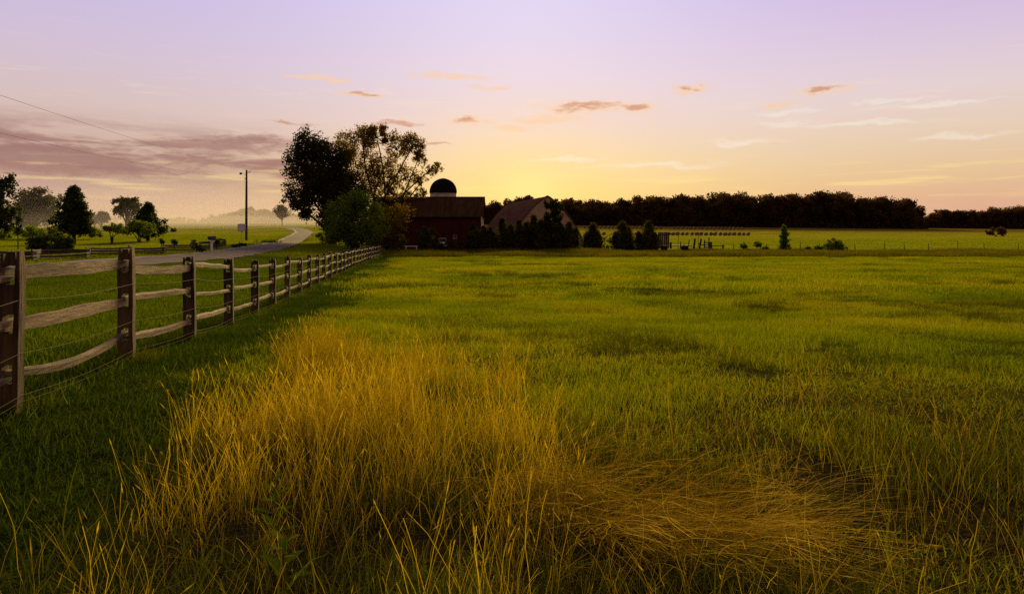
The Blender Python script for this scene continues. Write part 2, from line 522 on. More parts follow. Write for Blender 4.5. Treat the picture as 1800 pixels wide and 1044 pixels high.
# grasses
M['meadow'] = leafy('meadow_blades', [(.075, .118, .003), (.150, .195, .004), (.235, .25, .006), (.28, .24, .009)], 0.16, 0.45, (0.32, 0.68))
M['lawn'] = leafy('lawn_blades', [(.016, .034, .002), (.032, .056, .003), (.062, .085, .005)], 0.5, 0.4)  # dark mown green, deepened further to imitate edge vignette
M['leftlawn'] = leafy('roadside_blades', [(.10, .14, .005), (.16, .195, .007), (.23, .24, .010)], 0.2, 0.5)
M['verge'] = leafy('verge_blades', [(.045, .080, .003), (.080, .12, .005), (.13, .165, .007)], 0.3, 0.4)
M['straw'] = leafy('straw_stalks', [(.15, .10, .005), (.40, .285, .010), (.60, .44, .03)], 0.6, 0.4)
M['lodged'] = leafy('lodged_stalks', [(.10, .05, .004), (.48, .30, .014), (.72, .51, .045)], 0.6, 0.15)
M['drystalk'] = leafy('thin_dry_stalks', [(.10, .075, .006), (.22, .16, .010), (.38, .27, .022)], 0.9, 0.4)
M['tallgreen'] = leafy('tall_green_blades', [(.030, .044, .003), (.062, .076, .005), (.14, .118, .009)], 0.5, 0.4)  # green deepened to imitate vignette and the shade of tufts
M['weeds'] = leafy('weed_strip_blades', [(.048, .056, .004), (.100, .098, .007), (.18, .135, .014)], 0.11, 0.4)


def ground_mat():
    m, N = new_mat('ground_turf')
    at = N.n('ShaderNodeAttribute'); at.attribute_name = 'turf'
    geo = N.n('ShaderNodeNewGeometry')
    pos = geo.outputs['Position']
    a = N.noise(pos, 0.09, 5, 0.6)
    b = N.noise(pos, 1.3, 6, 0.7)
    c = N.noise(pos, 9.0, 4, 0.7)
    f = N.m('ADD', N.m('MULTIPLY', N.smooth(a, 0.3, 0.7), 0.5), N.m('ADD', N.m('MULTIPLY', b, 0.6), N.m('MULTIPLY', c, 0.5)))
    f = N.m('ADD', N.m('MULTIPLY', f, 0.75), 0.38)
    col = N.mix(1.0, at.outputs['Color'], N.xyz(f, f, f), 'MULTIPLY')
    d = N.n('ShaderNodeBsdfDiffuse'); N.link(col, d.inputs[0])
    bp = N.n('ShaderNodeBump'); bp.inputs['Strength'].default_value = 0.9; bp.inputs['Distance'].default_value = 0.25
    N.link(N.m('ADD', b, N.m('MULTIPLY', c, 0.5)), bp.inputs['Height']); N.link(bp.outputs[0], d.inputs['Normal'])
    out_surface(N, d.outputs[0])
    return m


def road_mat():
    m, N = new_mat('road_asphalt')
    geo = N.n('ShaderNodeNewGeometry')
    a = N.noise(geo.outputs['Position'], 0.5, 5, 0.65)
    b = N.noise(geo.outputs['Position'], 14, 4, 0.7)
    f = N.m('ADD', N.m('MULTIPLY', a, 0.7), N.m('MULTIPLY', b, 0.3))
    c = N.mix(N.smooth(f, 0.35, 0.65), (0.095, 0.066, 0.044, 1), (0.175, 0.124, 0.085, 1))
    p = N.n('ShaderNodeBsdfPrincipled'); N.link(c, p.inputs['Base Color'])
    p.inputs['Roughness'].default_value = 0.95; p.inputs['Specular IOR Level'].default_value = 0.05
    bp = N.n('ShaderNodeBump'); bp.inputs['Strength'].default_value = 0.4; bp.inputs['Distance'].default_value = 0.01
    N.link(b, bp.inputs['Height']); N.link(bp.outputs[0], p.inputs['Normal'])
    out_surface(N, p.outputs[0])
    return m


# ------------------------------------------------------------------ ground, road, verge
def spaced(lo, hi, fine0, fine1, d0, grow):
    out = list(np.arange(fine0, fine1, d0))
    d = d0; x = fine1
    while x < hi:
        out.append(x); d *= grow; x += d
    out.append(hi)
    d = d0; x = fine0
    while x > lo:
        d *= grow; x -= d
        out.insert(0, max(x, lo))
    return np.unique(np.array(out))


xs = spaced(-1500, 1500, -46, 30, 0.55, 1.09)
ys = spaced(-120, 1500, -4, 40, 0.45, 1.035)
GX, GY = np.meshgrid(xs, ys)
V = np.stack([GX, GY, gz(GX, GY)], -1).reshape(-1, 3)
nx, ny = len(xs), len(ys)
I = np.arange(nx * ny).reshape(ny, nx)
Fq = np.stack([I[:-1, :-1], I[:-1, 1:], I[1:, 1:], I[1:, :-1]], -1).reshape(-1, 4)
gme = mesh_np('ground', V, Fq, ground_mat(), True)
X, Y = V[:, 0], V[:, 1]
cA = np.tile(np.array([.055, .062, .004]), (len(V), 1))                # hay meadow, darkened so gaps in the grass read as shade
def blend(c, col, w):
    w = np.clip(w, 0, 1)[:, None]
    return c * (1 - w) + np.array(col) * w
cA = blend(cA, (.27, .25, .010), _sm((Y - 104) / 20))                   # pale hayfield beyond the hedge line
cA = blend(cA, (.16, .10, .012), _sm((Y - 330 - 0.12 * X) / 70))        # brown stubble at the wood's edge
cA = blend(cA, (.035, .024, .008), (1 - _sm((np.hypot(X, Y - 1) - 5.0) / 4.0)) * 0.9)   # thatch under the tall grass, its darkness partly painted vignette
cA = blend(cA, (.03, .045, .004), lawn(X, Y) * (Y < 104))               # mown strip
cA = blend(cA, (.11, .14, .006), _sm((fx(Y) - 1.2 - X) / 4) * (Y < 160))
cA = blend(cA, (.26, .26, .02), _sm((Y - 105) / 35) * (X < -24 - 0.1 * Y))
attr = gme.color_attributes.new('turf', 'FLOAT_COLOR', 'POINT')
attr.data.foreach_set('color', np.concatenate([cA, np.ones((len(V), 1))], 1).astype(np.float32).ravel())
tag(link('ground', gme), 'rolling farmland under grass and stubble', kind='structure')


def strip(name, off0, off1, lift, mat, label, n_across=6):
    yv = np.concatenate([np.arange(-30, 130, 1.0), np.arange(130, 205, 3.0)])
    rows = []
    for i, y in enumerate(yv):
        dx = (rx(y + 1) - rx(y - 1)) / 2
        nrm = np.array([1, -dx]) / math.hypot(1, dx)
        for k in range(n_across):
            t = k / (n_across - 1)
            o = (off0 + (off1 - off0) * t) * (1 - .22 * float(_sm((y - 70) / 40)))
            if k in (0, n_across - 1):
                o += 0.12 * math.sin(y * 1.7 + k) + 0.08 * math.sin(y * 4.1)
            x_, y_ = rx(y) + nrm[0] * o, y + nrm[1] * o
            crown = 0.05 * math.sin(math.pi * t)
            rows.append((x_, y_, G(x_, y_) + lift + crown))
    Vr = np.array(rows)
    J = np.arange(len(Vr)).reshape(len(yv), n_across)
    Fr = np.stack([J[:-1, :-1], J[:-1, 1:], J[1:, 1:], J[1:, :-1]], -1).reshape(-1, 4)
    return tag(link(name, mesh_np(name, Vr, Fr, mat, True)), label, kind='structure')


strip('road', -ROAD_HW, ROAD_HW, 0.05, road_mat(), 'narrow grey country road curving towards the trees')
strip('road_shoulder', -ROAD_HW - 0.7, -ROAD_HW + 0.1, 0.03, solid('gravel', (.17, .135, .10), (.26, .21, .16), 6, 0.95, 0.6, 30), 'pale gravel edge of the country road', 3)


# ------------------------------------------------------------------ grass patches
def blades(n, size, hmin, hmax, wid, lean=0.35, seg=3, heads=0.0, lean_dir=None, droop=0.4, round_patch=True, flat=0.0):
    """n ribbons standing on a patch; returns vertices and quads"""
    if round_patch:
        r = size / 2 * np.sqrt(rng.random(n)); q = rng.random(n) * 2 * np.pi
        bx, by = r * np.cos(q), r * np.sin(q)
    else:
        bx, by = (rng.random(n) - .5) * size, (rng.random(n) - .5) * size
    h = hmin + (hmax - hmin) * rng.random(n) ** 1.3
    if lean_dir is None:
        la = rng.random(n) * 2 * np.pi
    else:
        la = lean_dir + rng.normal(0, 0.45, n)
    ll = np.abs(rng.normal(0, lean, n)) + flat
    ll = np.minimum(ll, 1.45)
    face = rng.random(n) * 2 * np.pi
    w = wid * (0.6 + 0.8 * rng.random(n))
    T = np.linspace(0, 1, seg + 1)
    out = np.zeros((n, seg + 1, 2, 3))
    px_, py_, pz_ = bx.copy(), by.copy(), np.zeros(n)
    kink = rng.normal(0, 0.10, (n, seg + 1)); kink2 = rng.normal(0, 0.10, (n, seg + 1))
    for i, t in enumerate(T):
        if i:
            ang = np.minimum(ll + droop * ll * (t * 1.6 - 0.4) + droop * 0.3 * t, 1.53)
            dl = h / seg
            dx, dy = np.sin(ang) * np.cos(la), np.sin(ang) * np.sin(la)
            px_ = px_ + dl * (dx + kink[:, i]); py_ = py_ + dl * (dy + kink2[:, i]); pz_ = pz_ + dl * np.cos(ang)
        ww = w * (1 - 0.75 * t ** 1.5) if not heads else w * (0.8 + 0.0 * t)
        cx, cy = np.cos(face) * ww / 2, np.sin(face) * ww / 2
        out[:, i, 0] = np.stack([px_ - cx, py_ - cy, pz_], -1)
        out[:, i, 1] = np.stack([px_ + cx, py_ + cy, pz_], -1)
    Vb = out.reshape(-1, 3)
    st = np.arange(n)[:, None] * (seg + 1) * 2
    Q = []
    for i in range(seg):
        a = st + i * 2
        Q.append(np.concatenate([a, a + 1, a + 3, a + 2], 1))
    Fb = np.concatenate(Q, 0)
    if heads:
        k = np.where(rng.random(n) < heads)[0]
        tip = out[k, seg].mean(1); prev = out[k, seg - 1].mean(1)
        d = tip - prev; d /= np.linalg.norm(d, axis=1)[:, None] + 1e-9
        L = 0.02 + 0.06 * rng.random(len(k))
        W = wid * (0.6 + 0.8 * rng.random(len(k)))
        s = np.stack([np.cos(face[k] + 0.6), np.sin(face[k] + 0.6), np.zeros(len(k))], -1) * W[:, None]
        p0 = tip; p1 = tip + d * (L * .4)[:, None] + s; p2 = tip + d * L[:, None]; p3 = tip + d * (L * .4)[:, None] - s
        Vh = np.stack([p0, p1, p2, p3], 1).reshape(-1, 3)
        Fh = np.arange(len(k) * 4).reshape(-1, 4) + len(Vb)
        Vb = np.concatenate([Vb, Vh]); Fb = np.concatenate([Fb, Fh])
    return Vb, Fb


def variants(name, mat, count, **kw):
    c = bpy.data.collections.new(name + '_patches')
    for i in range(count):
        Vb, Fb = blades(**kw)
        o = bpy.data.objects.new('%s_patch' % name, mesh_np(name + '_patch', Vb, Fb, mat))
        c.objects.link(o)
    return c


def scatter(name, pts, scl, coll, label, rotz=None, tilt=None):
    n = len(pts)
    me = bpy.data.meshes.new(name)
    me.vertices.add(n); me.vertices.foreach_set('co', np.asarray(pts, dtype=np.float32).ravel())
    rot = np.zeros((n, 3), dtype=np.float32)
    rot[:, 2] = rng.random(n) * 2 * np.pi if rotz is None else rotz
    sc3 = np.asarray(scl, dtype=np.float32)
    if sc3.ndim == 1:
        sc3 = np.repeat(sc3[:, None], 3, 1)
    for nm, typ, arr, key in (('rot', 'FLOAT_VECTOR', rot, 'vector'), ('scl', 'FLOAT_VECTOR', sc3, 'vector'),
                              ('pick', 'INT', rng.integers(0, 1000, n).astype(np.int32), 'value')):
        at = me.attributes.new(nm, typ, 'POINT')
        at.data.foreach_set(key, np.ascontiguousarray(arr).ravel())
    o = link(name, me)
    g = bpy.data.node_groups.new(name + '_scatter', 'GeometryNodeTree')
    g.interface.new_socket('Geometry', in_out='INPUT', socket_type='NodeSocketGeometry')
    g.interface.new_socket('Geometry', in_out='OUTPUT', socket_type='NodeSocketGeometry')
    gi, go = g.nodes.new('NodeGroupInput'), g.nodes.new('NodeGroupOutput')
    ip = g.nodes.new('GeometryNodeInstanceOnPoints')
    ci = g.nodes.new('GeometryNodeCollectionInfo')
    ci.inputs['Collection'].default_value = coll
    ci.inputs['Separate Children'].default_value = True
    ci.inputs['Reset Children'].default_value = True
    def attr_node(nm, typ):
        a = g.nodes.new('GeometryNodeInputNamedAttribute'); a.data_type = typ; a.inputs['Name'].default_value = nm
        return a.outputs['Attribute']
    L = g.links.new
    L(gi.outputs[0], ip.inputs['Points']); L(ci.outputs[0], ip.inputs['Instance'])
    ip.inputs['Pick Instance'].default_value = True
    L(attr_node('pick', 'INT'), ip.inputs['Instance Index'])
    L(attr_node('rot', 'FLOAT_VECTOR'), ip.inputs['Rotation'])
    L(attr_node('scl', 'FLOAT_VECTOR'), ip.inputs['Scale'])
    L(ip.outputs[0], go.inputs[0])
    md = o.modifiers.new('scatter', 'NODES'); md.node_group = g
    return tag(o, label, kind='stuff')


def spots(x0, x1, y0, y1, step, keep, margin=0.78):
    """jittered grid of spots within the wedge of land the camera can see (and a little more)"""
    gx = np.arange(x0, x1, step); gy = np.arange(y0, y1, step)
    A, B = np.meshgrid(gx, gy)
    A = A + (rng.random(A.shape) - .5) * step * 0.95; B = B + (rng.random(B.shape) - .5) * step * 0.95
    A, B = A.ravel(), B.ravel()
    ok = np.abs(A) < margin * B + 2.5
    A, B = A[ok], B[ok]
    w = keep(A, B)
    ok = rng.random(len(A)) < w
    A, B = A[ok], B[ok]
    return np.stack([A, B, gz(A, B) - 0.01], -1)


def clumpy(A, B, s):
    return np.array([mnoise.noise(Vector((a * s, b * s, 3.7))) for a, b in zip(A, B)])


# hay meadow, near and far
near_c = variants('meadow', M['meadow'], 6, n=1300, size=1.15, hmin=.03, hmax=.12, wid=.0048, lean=.6, seg=3, droop=1.0)
far_c = variants('meadow_far', M['meadow'], 5, n=1900, size=3.4, hmin=.04, hmax=.16, wid=.018, lean=.6, seg=2)
P = spots(-8, 24, 2.2, 24, 0.60, lambda a, b: (1 - lawn(a, b)) * (1 - 0.75 * golden(a, b)) * (1 - 0.9 * lodge(a, b)) * (0.30 + 0.70 * _sm((b - 3.2) / 2.8)))
nz_ = clumpy(P[:, 0], P[:, 1], 0.55) + 0.6 * clumpy(P[:, 0], P[:, 1], 1.7)
hole = clumpy(P[:, 0] * .6, P[:, 1] * 1.3, 0.9)
ok = hole < 0.36
P, nz_ = P[ok], nz_[ok]
scatter('meadow_grass', P, np.stack([np.ones(len(P))] * 2 + [np.clip(1.0 + 1.0 * nz_, 0.35, 1.9)], -1), near_c, 'yellow green hay meadow grass on the near field')
P = spots(-16, 66, 23, 77.5, 1.65, lambda a, b: (1 - lawn(a, b)))
nz_ = clumpy(P[:, 0], P[:, 1], 0.22) + 0.6 * clumpy(P[:, 0], P[:, 1], 0.7)
hole = clumpy(P[:, 0] * .6, P[:, 1] * 1.2, 0.45)
ok = hole < 0.33
P, nz_ = P[ok], nz_[ok]
scatter('meadow_grass', P, np.stack([np.ones(len(P))] * 2 + [np.clip(1.0 + .85 * nz_, 0.5, 1.8)], -1), far_c, 'even green grass covering the far half of the hay field')
# ranker tufts in broken lines over the hay field, coloured dark to imitate shadows
tuft_c = variants('tuft', M['tallgreen'], 5, n=240, size=.8, hmin=.10, hmax=.30, wid=.008, lean=.5, seg=3, droop=.8)
P = spots(-6, 55, 8, 70, 0.62, lambda a, b: (1 - lawn(a, b)) * (1 - golden(a, b)))
ln = clumpy(P[:, 0] * .35 + P[:, 1] * .12, P[:, 1] * 1.1, 0.33) + 0.5 * clumpy(P[:, 0], P[:, 1], 0.9)
P = P[ln > 0.46]
scatter('rank_tufts', P, 0.5 + 0.6 * rng.random(len(P)), tuft_c, 'rank tufts coloured dark as shadow strokes in broken lines over the hay field')
# mown strip by the fence
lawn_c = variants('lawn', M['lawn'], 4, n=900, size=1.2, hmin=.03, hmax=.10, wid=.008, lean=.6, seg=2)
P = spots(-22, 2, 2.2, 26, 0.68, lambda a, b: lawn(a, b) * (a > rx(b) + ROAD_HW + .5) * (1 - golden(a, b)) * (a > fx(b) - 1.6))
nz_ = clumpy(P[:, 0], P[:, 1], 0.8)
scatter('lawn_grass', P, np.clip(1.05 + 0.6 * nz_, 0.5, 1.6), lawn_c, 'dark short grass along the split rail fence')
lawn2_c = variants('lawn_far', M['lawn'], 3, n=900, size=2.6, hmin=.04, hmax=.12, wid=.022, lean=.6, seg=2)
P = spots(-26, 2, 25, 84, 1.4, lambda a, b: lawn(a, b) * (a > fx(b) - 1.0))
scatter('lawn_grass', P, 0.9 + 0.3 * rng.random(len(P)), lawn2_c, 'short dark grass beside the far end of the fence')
vnear_c = variants('vergenear', M['verge'], 4, n=900, size=1.7, hmin=.04, hmax=.13, wid=.012, lean=.6, seg=2)
verge_c = variants('verge', M['leftlawn'], 4, n=900, size=1.7, hmin=.04, hmax=.13, wid=.012, lean=.6, seg=2)
P = spots(-24, 0, 4, 60, 0.95, lambda a, b: (a > rx(b) + ROAD_HW + .35) * (a < fx(b) - 0.5))
scatter('verge_grass', P, 0.9 + 0.4 * rng.random(len(P)), vnear_c, 'bright green grass between the fence and the road')
P = spots(-90, -8, 26, 125, 1.7, lambda a, b: ((a < rx(b) - ROAD_HW - 1.0) | ((a > rx(b) + ROAD_HW + .8) * (a < fx(b) - 1) * (b > 58))) * 1.0)
scatter('verge_grass', P, 1.6 + 0.5 * rng.random(len(P)), verge_c, 'bright green grass beyond the country road')
# unmown tufts round the feet of the fence posts
P = np.array([(x + random.uniform(-.16, .16), y + random.uniform(-.16, .16)) for x, y in FENCE for _ in range(4)])
P = np.stack([P[:, 0], P[:, 1], gz(P[:, 0], P[:, 1]) - .01], -1)
scatter('post_grass', P, 0.35 + 0.45 * rng.random(len(P)), tuft_c, 'unmown tufts at the feet of the fence posts')
# dry standing stalks
straw_c = variants('straw', M['straw'], 8, n=74, size=.42, hmin=.14, hmax=.50, wid=.0024, lean=.24, seg=5, heads=.6, droop=.8)
P = spots(-5, 4, 2.4, 13, 0.15, lambda a, b: golden(a, b) * (0.20 + 0.54 * _sm((b - 3.4) / 2.6)) * (1 - lodge(a, b)))
nz_ = clumpy(P[:, 0], P[:, 1], 1.3)
sel = rng.random(len(P)) < np.clip(0.8 + nz_ * 1.8, 0.05, 1)
P = P[sel]; nz_ = nz_[sel]
scatter('straw_grass', P, np.clip(0.74 + 0.44 * rng.random(len(P)) + 0.35 * nz_, .4, 1.35), straw_c, 'tall golden dry grass standing in the foreground')
dead_c = variants('deadblade', M['drystalk'], 6, n=10, size=.42, hmin=.10, hmax=.30, wid=.0052, lean=.55, seg=5, droop=1.2)
P = spots(-4, 4, 2.3, 9, 0.24, lambda a, b: np.clip(golden(a, b) + .25 * (a > -2), 0, 1) * 0.8)
scatter('straw_grass', P, 0.6 + 0.6 * rng.random(len(P)), dead_c, 'withered broad blades bent over among the dry stalks')
# tangled leaning stalks
tangle_c = variants('tangle', M['drystalk'], 8, n=16, size=.6, hmin=.30, hmax=.72, wid=.0026, lean=.8, seg=6, heads=.4, droop=.6)
P = spots(-4, 5, 2.2, 6.2, 0.27, lambda a, b: np.clip(0.22 + golden(a, b), 0, 1) * _sm((a + 2.2) / .9) * 0.65 * (1 - lodge(a, b)))
scatter('straw_grass', P, 0.55 + 0.55 * rng.random(len(P)), tangle_c, 'tangled bent dry stalks crossing at the near edge')
# tall green and mixed grass at the near edge
tall_c = variants('tallgreen', M['tallgreen'], 8, n=110, size=.5, hmin=.06, hmax=.32, wid=.0042, lean=.45, seg=4, droop=1.0)
P = spots(-4, 5.5, 2.2, 7.0, 0.21, lambda a, b: _sm((a + 2.3) / .8) * np.clip(0.78 - 0.45 * golden(a, b), 0, 1) * _sm((6.0 - b) / 2.4) * (1 - 0.9 * lodge(a, b)))
hole = clumpy(P[:, 0] * .7, P[:, 1] * 1.3, 1.5)
P = P[hole < 0.20]
scatter('tall_grass', P, 0.6 + 0.7 * rng.random(len(P)), tall_c, 'tall dark green grass along the near edge of the field')
broad_c = variants('broadblade', M['tallgreen'], 6, n=14, size=.35, hmin=.12, hmax=.34, wid=.011, lean=.5, seg=4, droop=1.1)
P = spots(-3.5, 5.5, 2.3, 6.5, 0.42, lambda a, b: 0.5 * _sm((a + 2.2) / .8) * (1 - lodge(a, b)) * (1 - .6 * golden(a, b)))
scatter('tall_grass', P, 0.6 + 0.6 * rng.random(len(P)), broad_c, 'broad green blades scattered through the near grass')
mix_c = variants('mixstraw', M['drystalk'], 8, n=16, size=.5, hmin=.18, hmax=.52, wid=.0025, lean=.30, seg=5, heads=.5, droop=.8)
P = spots(-4, 6.5, 2.2, 9, 0.28, lambda a, b: (1 - golden(a, b)) * (1 - lawn(a, b)) * np.clip(0.75 * _sm((5.8 - b) / 2.8) + 0.03, 0, 1) * (a > -2.1) * (1 - lodge(a, b)))
scatter('straw_grass', P, 0.55 + 0.6 * rng.random(len(P)), mix_c, 'scattered dry stalks among the dark green grass')
# lodged swath lying over to the right and towards the camera, in overlapping hanks
lodged_c = variants('lodged', M['lodged'], 8, n=13, size=.15, hmin=.25, hmax=.72, wid=.0032, lean=.20, seg=6, heads=.35, lean_dir=0.0, droop=.20, flat=1.02)
hank = []
line = np.array([(0.12, 3.95), (0.42, 3.68), (0.75, 3.52), (1.02, 3.38), (1.30, 3.26)])
for t in np.sort(rng.random(260)):
    q = t * (len(line) - 1); i = min(int(q), len(line) - 2); f_ = q - i
    c_ = line[i] * (1 - f_) + line[i + 1] * f_; d_ = line[i + 1] - line[i]
    w_ = 0.06 + 0.16 * min(1, t * 1.6)
    hank.append((c_[0] + rng.normal(0, w_) - .15, c_[1] + rng.normal(0, w_), math.atan2(d_[1], d_[0]) + rng.normal(0, .48)))
hank = np.array(hank)
cl = clumpy(hank[:, 0] * .7, hank[:, 1] * 1.5, 3.6)
hank = hank[cl < .06]
P = np.stack([hank[:, 0], hank[:, 1], gz(hank[:, 0], hank[:, 1]) + 0.02 + 0.12 * rng.random(len(hank))], -1)
scatter('lodged_grass', P, 0.65 + 0.5 * rng.random(len(P)), lodged_c, 'flattened golden grass lying in a swath to the right', rotz=hank[:, 2])
arc_c = variants('arching', M['lodged'], 6, n=14, size=.30, hmin=.40, hmax=.85, wid=.0028, lean=.25, seg=7, heads=.4, lean_dir=-0.75, droop=.75, flat=.55)
P = spots(-0.3, 2.6, 3.4, 5.2, 0.13, lambda a, b: np.exp(-(((a - 1.1) / 0.55) ** 2 + ((b - 4.15 + .5 * (a - 1.1)) / 0.30) ** 2)) * 0.8 + 0.5 * np.exp(-(((a - 0.35) / 0.4) ** 2 + ((b - 4.2) / 0.35) ** 2)))
scatter('lodged_grass', P, 0.6 + 0.45 * rng.random(len(P)), arc_c, 'dry stalks arching over behind the flattened swath', rotz=rng.normal(0, .28, len(P)))
loose_c = variants('loose', M['lodged'], 6, n=16, size=.6, hmin=.25, hmax=.60, wid=.0028, lean=.9, seg=5, heads=.3, droop=.5, flat=.3)
P = spots(-0.1, 2.0, 2.5, 3.7, 0.17, lambda a, b: np.exp(-(((a - 0.8) / 0.75) ** 2 + ((b - 3.1) / 0.40) ** 2)) * 0.9)
scatter('lodged_grass', P, 0.6 + 0.5 * rng.random(len(P)), loose_c, 'loose broken stalks lying in front of the flattened swath')
# rough strip beyond the field, weeds under the conifers
weed_c = variants('weed', M['weeds'], 5, n=420, size=3.2, hmin=.18, hmax=.62, wid=.035, lean=.3, seg=2)
P = spots(-15, 90, 77.3, 104, 1.75, lambda a, b: (b > 79 - 0.010 * (a + 10)) * 0.9)
nz_ = clumpy(P[:, 0], P[:, 1], 0.15)
scatter('weed_strip', P, np.clip(0.85 + 0.8 * nz_, .35, 1.5), weed_c, 'strip of rough brown weeds beyond the mown field')
hay2_c = variants('farhay', M['leftlawn'], 3, n=500, size=8, hmin=.08, hmax=.25, wid=.07, lean=.5, seg=1)
P = spots(-10, 150, 106, 210, 5.0, lambda a, b: np.ones_like(a) * 0.9)
scatter('far_field_grass', P, 0.8 + 0.5 * rng.random(len(P)), hay2_c, 'pale uncut grass on the field behind the wire fence')


# ------------------------------------------------------------------ split rail fence
def fence_post(mb, h, w, d, slots, seed):
    """hewn post: two cheeks with blocks between them, so the rails pass through real slots; runs 0.3 m into the ground"""
    rr = random.Random(seed)
    def col(x0, x1, y0, y1, z0, z1, top=False):
        nseg = max(1, int((z1 - z0) / 0.16))
        loops = []
        for i in range(nseg + 1):
            z = z0 + (z1 - z0) * i / nseg
            j = lambda: rr.uniform(-.004, .004)
            k = 0.0
            if top and i == nseg:
                k = 0.012
            loops.append([(x0 + k + j(), y0 + k + j(), z + (rr.uniform(-.02, .015) if top and i == nseg else 0)), (x1 - k + j(), y0 + k + j(), z + (rr.uniform(-.02, .015) if top and i == nseg else 0)),
                          (x1 - k + j(), y1 - k + j(), z), (x0 + k + j(), y1 - k + j(), z)])
        mb.rings(loops)
    cw = (w - 0.075) / 2
    col(-w / 2, -w / 2 + cw, -d / 2, d / 2, -.3, h, True)
    col(w / 2 - cw, w / 2, -d / 2, d / 2, -.3, h - rr.uniform(0, .02), True)
    zs = [-.3] + [z for s in slots for z in (s - .075, s + .075)] + [h - 0.005]
    for a, b in zip(zs[0::2], zs[1::2]):
        col(-w / 2 + cw - .006, w / 2 - cw + .006, -d / 2 + .006, d / 2 - .006, a, b, b > slots[-1] + .08)


def rail_mesh(A, B, h, t, sag, seed, board=False):
    """split rail from A to B: wedge section, tapered ends, crooked run"""
    rr = random.Random(seed)
    A, B = Vector(A), Vector(B)
    d = (B - A); L = d.length; d.normalize()
    side = Vector((0, 0, 1)).cross(d).normalized(); up = d.cross(side)
    n = 9
    loops = []
    ph = rr.uniform(0, 6)
    for i in range(n + 1):
        s = i / n
        e = min(s, 1 - s) * n
        k = 0.55 if e < 0.5 else (0.85 if e < 1.5 else 1.0)
        c = A + d * (L * s) + up * (-sag * 4 * s * (1 - s) + rr.uniform(-.006, .006) * (0 < i < n)) + side * (0.018 * math.sin(ph + s * 5) * (0 < i < n))
        hh, tt = h * k * rr.uniform(.92, 1.08) / 2, t * (0.8 + 0.2 * k) * rr.uniform(.9, 1.1) / 2
        if board:
            sec = [(-tt, -hh), (tt, -hh), (tt, hh), (-tt, hh * .97), (-tt * 1.05, 0)]
        else:
            sec = [(-tt * .8, -hh), (tt * .7, -hh * .9), (tt, hh * .1), (tt * .75, hh * .8), (-tt * .1, hh), (-tt, hh * .35)]
        loops.append([c + side * a + up * b for a, b in sec])
    mb = MB(); mb.rings(loops)
    return mb


fence = thing('split_rail_fence', 'three-rail split wood fence running from left edge towards the barn', 'fence', (FENCE[1][0], FENCE[1][1], G(*FENCE[1])))
base = fence.location.copy()
SLOTS = (.33, .73, 1.12)
pts = []
for i, (x, y) in enumerate(FENCE):
    x0, y0 = FENCE[max(i - 1, 0)]; x1, y1 = FENCE[min(i + 1, len(FENCE) - 1)]
    ang = math.atan2(y1 - y0, x1 - x0)
    z = G(x, y)
    h = 1.30 + random.uniform(-.05, .05)
    if i == 1: h = 1.31
    mb = MB()
    fence_post(mb, h, random.uniform(.15, .175), random.uniform(.10, .125), SLOTS, i)
    po = mb.build('post', M['post'], fence)
    po.location = Vector((x, y, z)) - base
    po.rotation_euler = (random.uniform(-.025, .025), random.uniform(-.02, .02), ang + math.pi / 2 + random.uniform(-.06, .06))
    pts.append(Vector((x, y, z)))
for i in range(len(pts) - 1):
    a, b = pts[i] - base, pts[i + 1] - base
    d = (b - a).normalized()
    for k, s in enumerate(SLOTS):
        off = 0.022 if (i + k) % 2 else -0.022
        wob = random.uniform(-.015, .015)
        h, t, sag, brd = random.uniform(.058, .090), random.uniform(.042, .058), random.uniform(-.01, .045), False
        if i == 1:                                   # nearest full bay: two flat boards over a sagging rail
            h, t, sag, brd = [(.080, .055, .10, False), (.115, .035, .0, True), (.120, .04, .0, True)][k]
        if i == 2 and k == 2:
            h, t, brd = .105, .04, True
        A = a + Vector((0, 0, s + off)) - d * .10
        B = b + Vector((0, 0, s + off + wob * .3)) + d * .10
        rail_mesh(A, B, h, t, sag, i * 10 + k, brd).build('rail', M['rail'], fence)
for s, dz in ((.10, 0), (.15, 0), (.49, 0), (.92, 0)):
    mb = MB()
    line = []
    for i in range(len(pts) - 1):
        d = (pts[i + 1] - pts[i]).normalized(); sd_ = Vector((d.y, -d.x, 0)) * 0.085
        for q in range(4):
            t = q / 4
            line.append(pts[i].lerp(pts[i + 1], t) - base + sd_ + Vector((0, 0, s - .03 * math.sin(math.pi * t) + 0.008 * math.sin(i * 3 + q))))
    mb.tube(line, 0.0017, 3)
    mb.build('wire', M['wire'], fence)


# ------------------------------------------------------------------ zigzag rail fences across the road
def worm_fence(name, label, path, nrail, gap, seed):
    rr = random.Random(seed)
    root = thing(name, label, 'fence', (*path[0], G(*path[0])))
    b0 = root.location.copy()
    P_ = []
    for i, (x, y) in enumerate(path):
        j = 0.55 if i % 2 else -0.55
        P_.append((x + j, y + 0.1 * j))
    for i in range(len(P_) - 1):
        (xa, ya), (xb, yb) = P_[i], P_[i + 1]
        for k in range(nrail):
            zz = 0.10 + k * gap + (gap / 2 if i % 2 else 0)
            if rr.random() < 0.10 and k == nrail - 1:
                continue
            A = Vector((xa, ya, G(xa, ya) + zz + rr.uniform(-.03, .03))) - b0
            B = Vector((xb, yb, G(xb, yb) + zz + rr.uniform(-.05, .03))) - b0
            d = (B - A).normalized()
            rail_mesh(A - d * .22, B + d * .22, rr.uniform(.10, .15), rr.uniform(.09, .12), rr.uniform(0, .05), seed * 100 + i * 10 + k).build('rail', M['oldrail'], root)
    return root


def path_between(p, q, n):
    return [(p[0] + (q[0] - p[0]) * i / n, p[1] + (q[1] - p[1]) * i / n) for i in range(n + 1)]


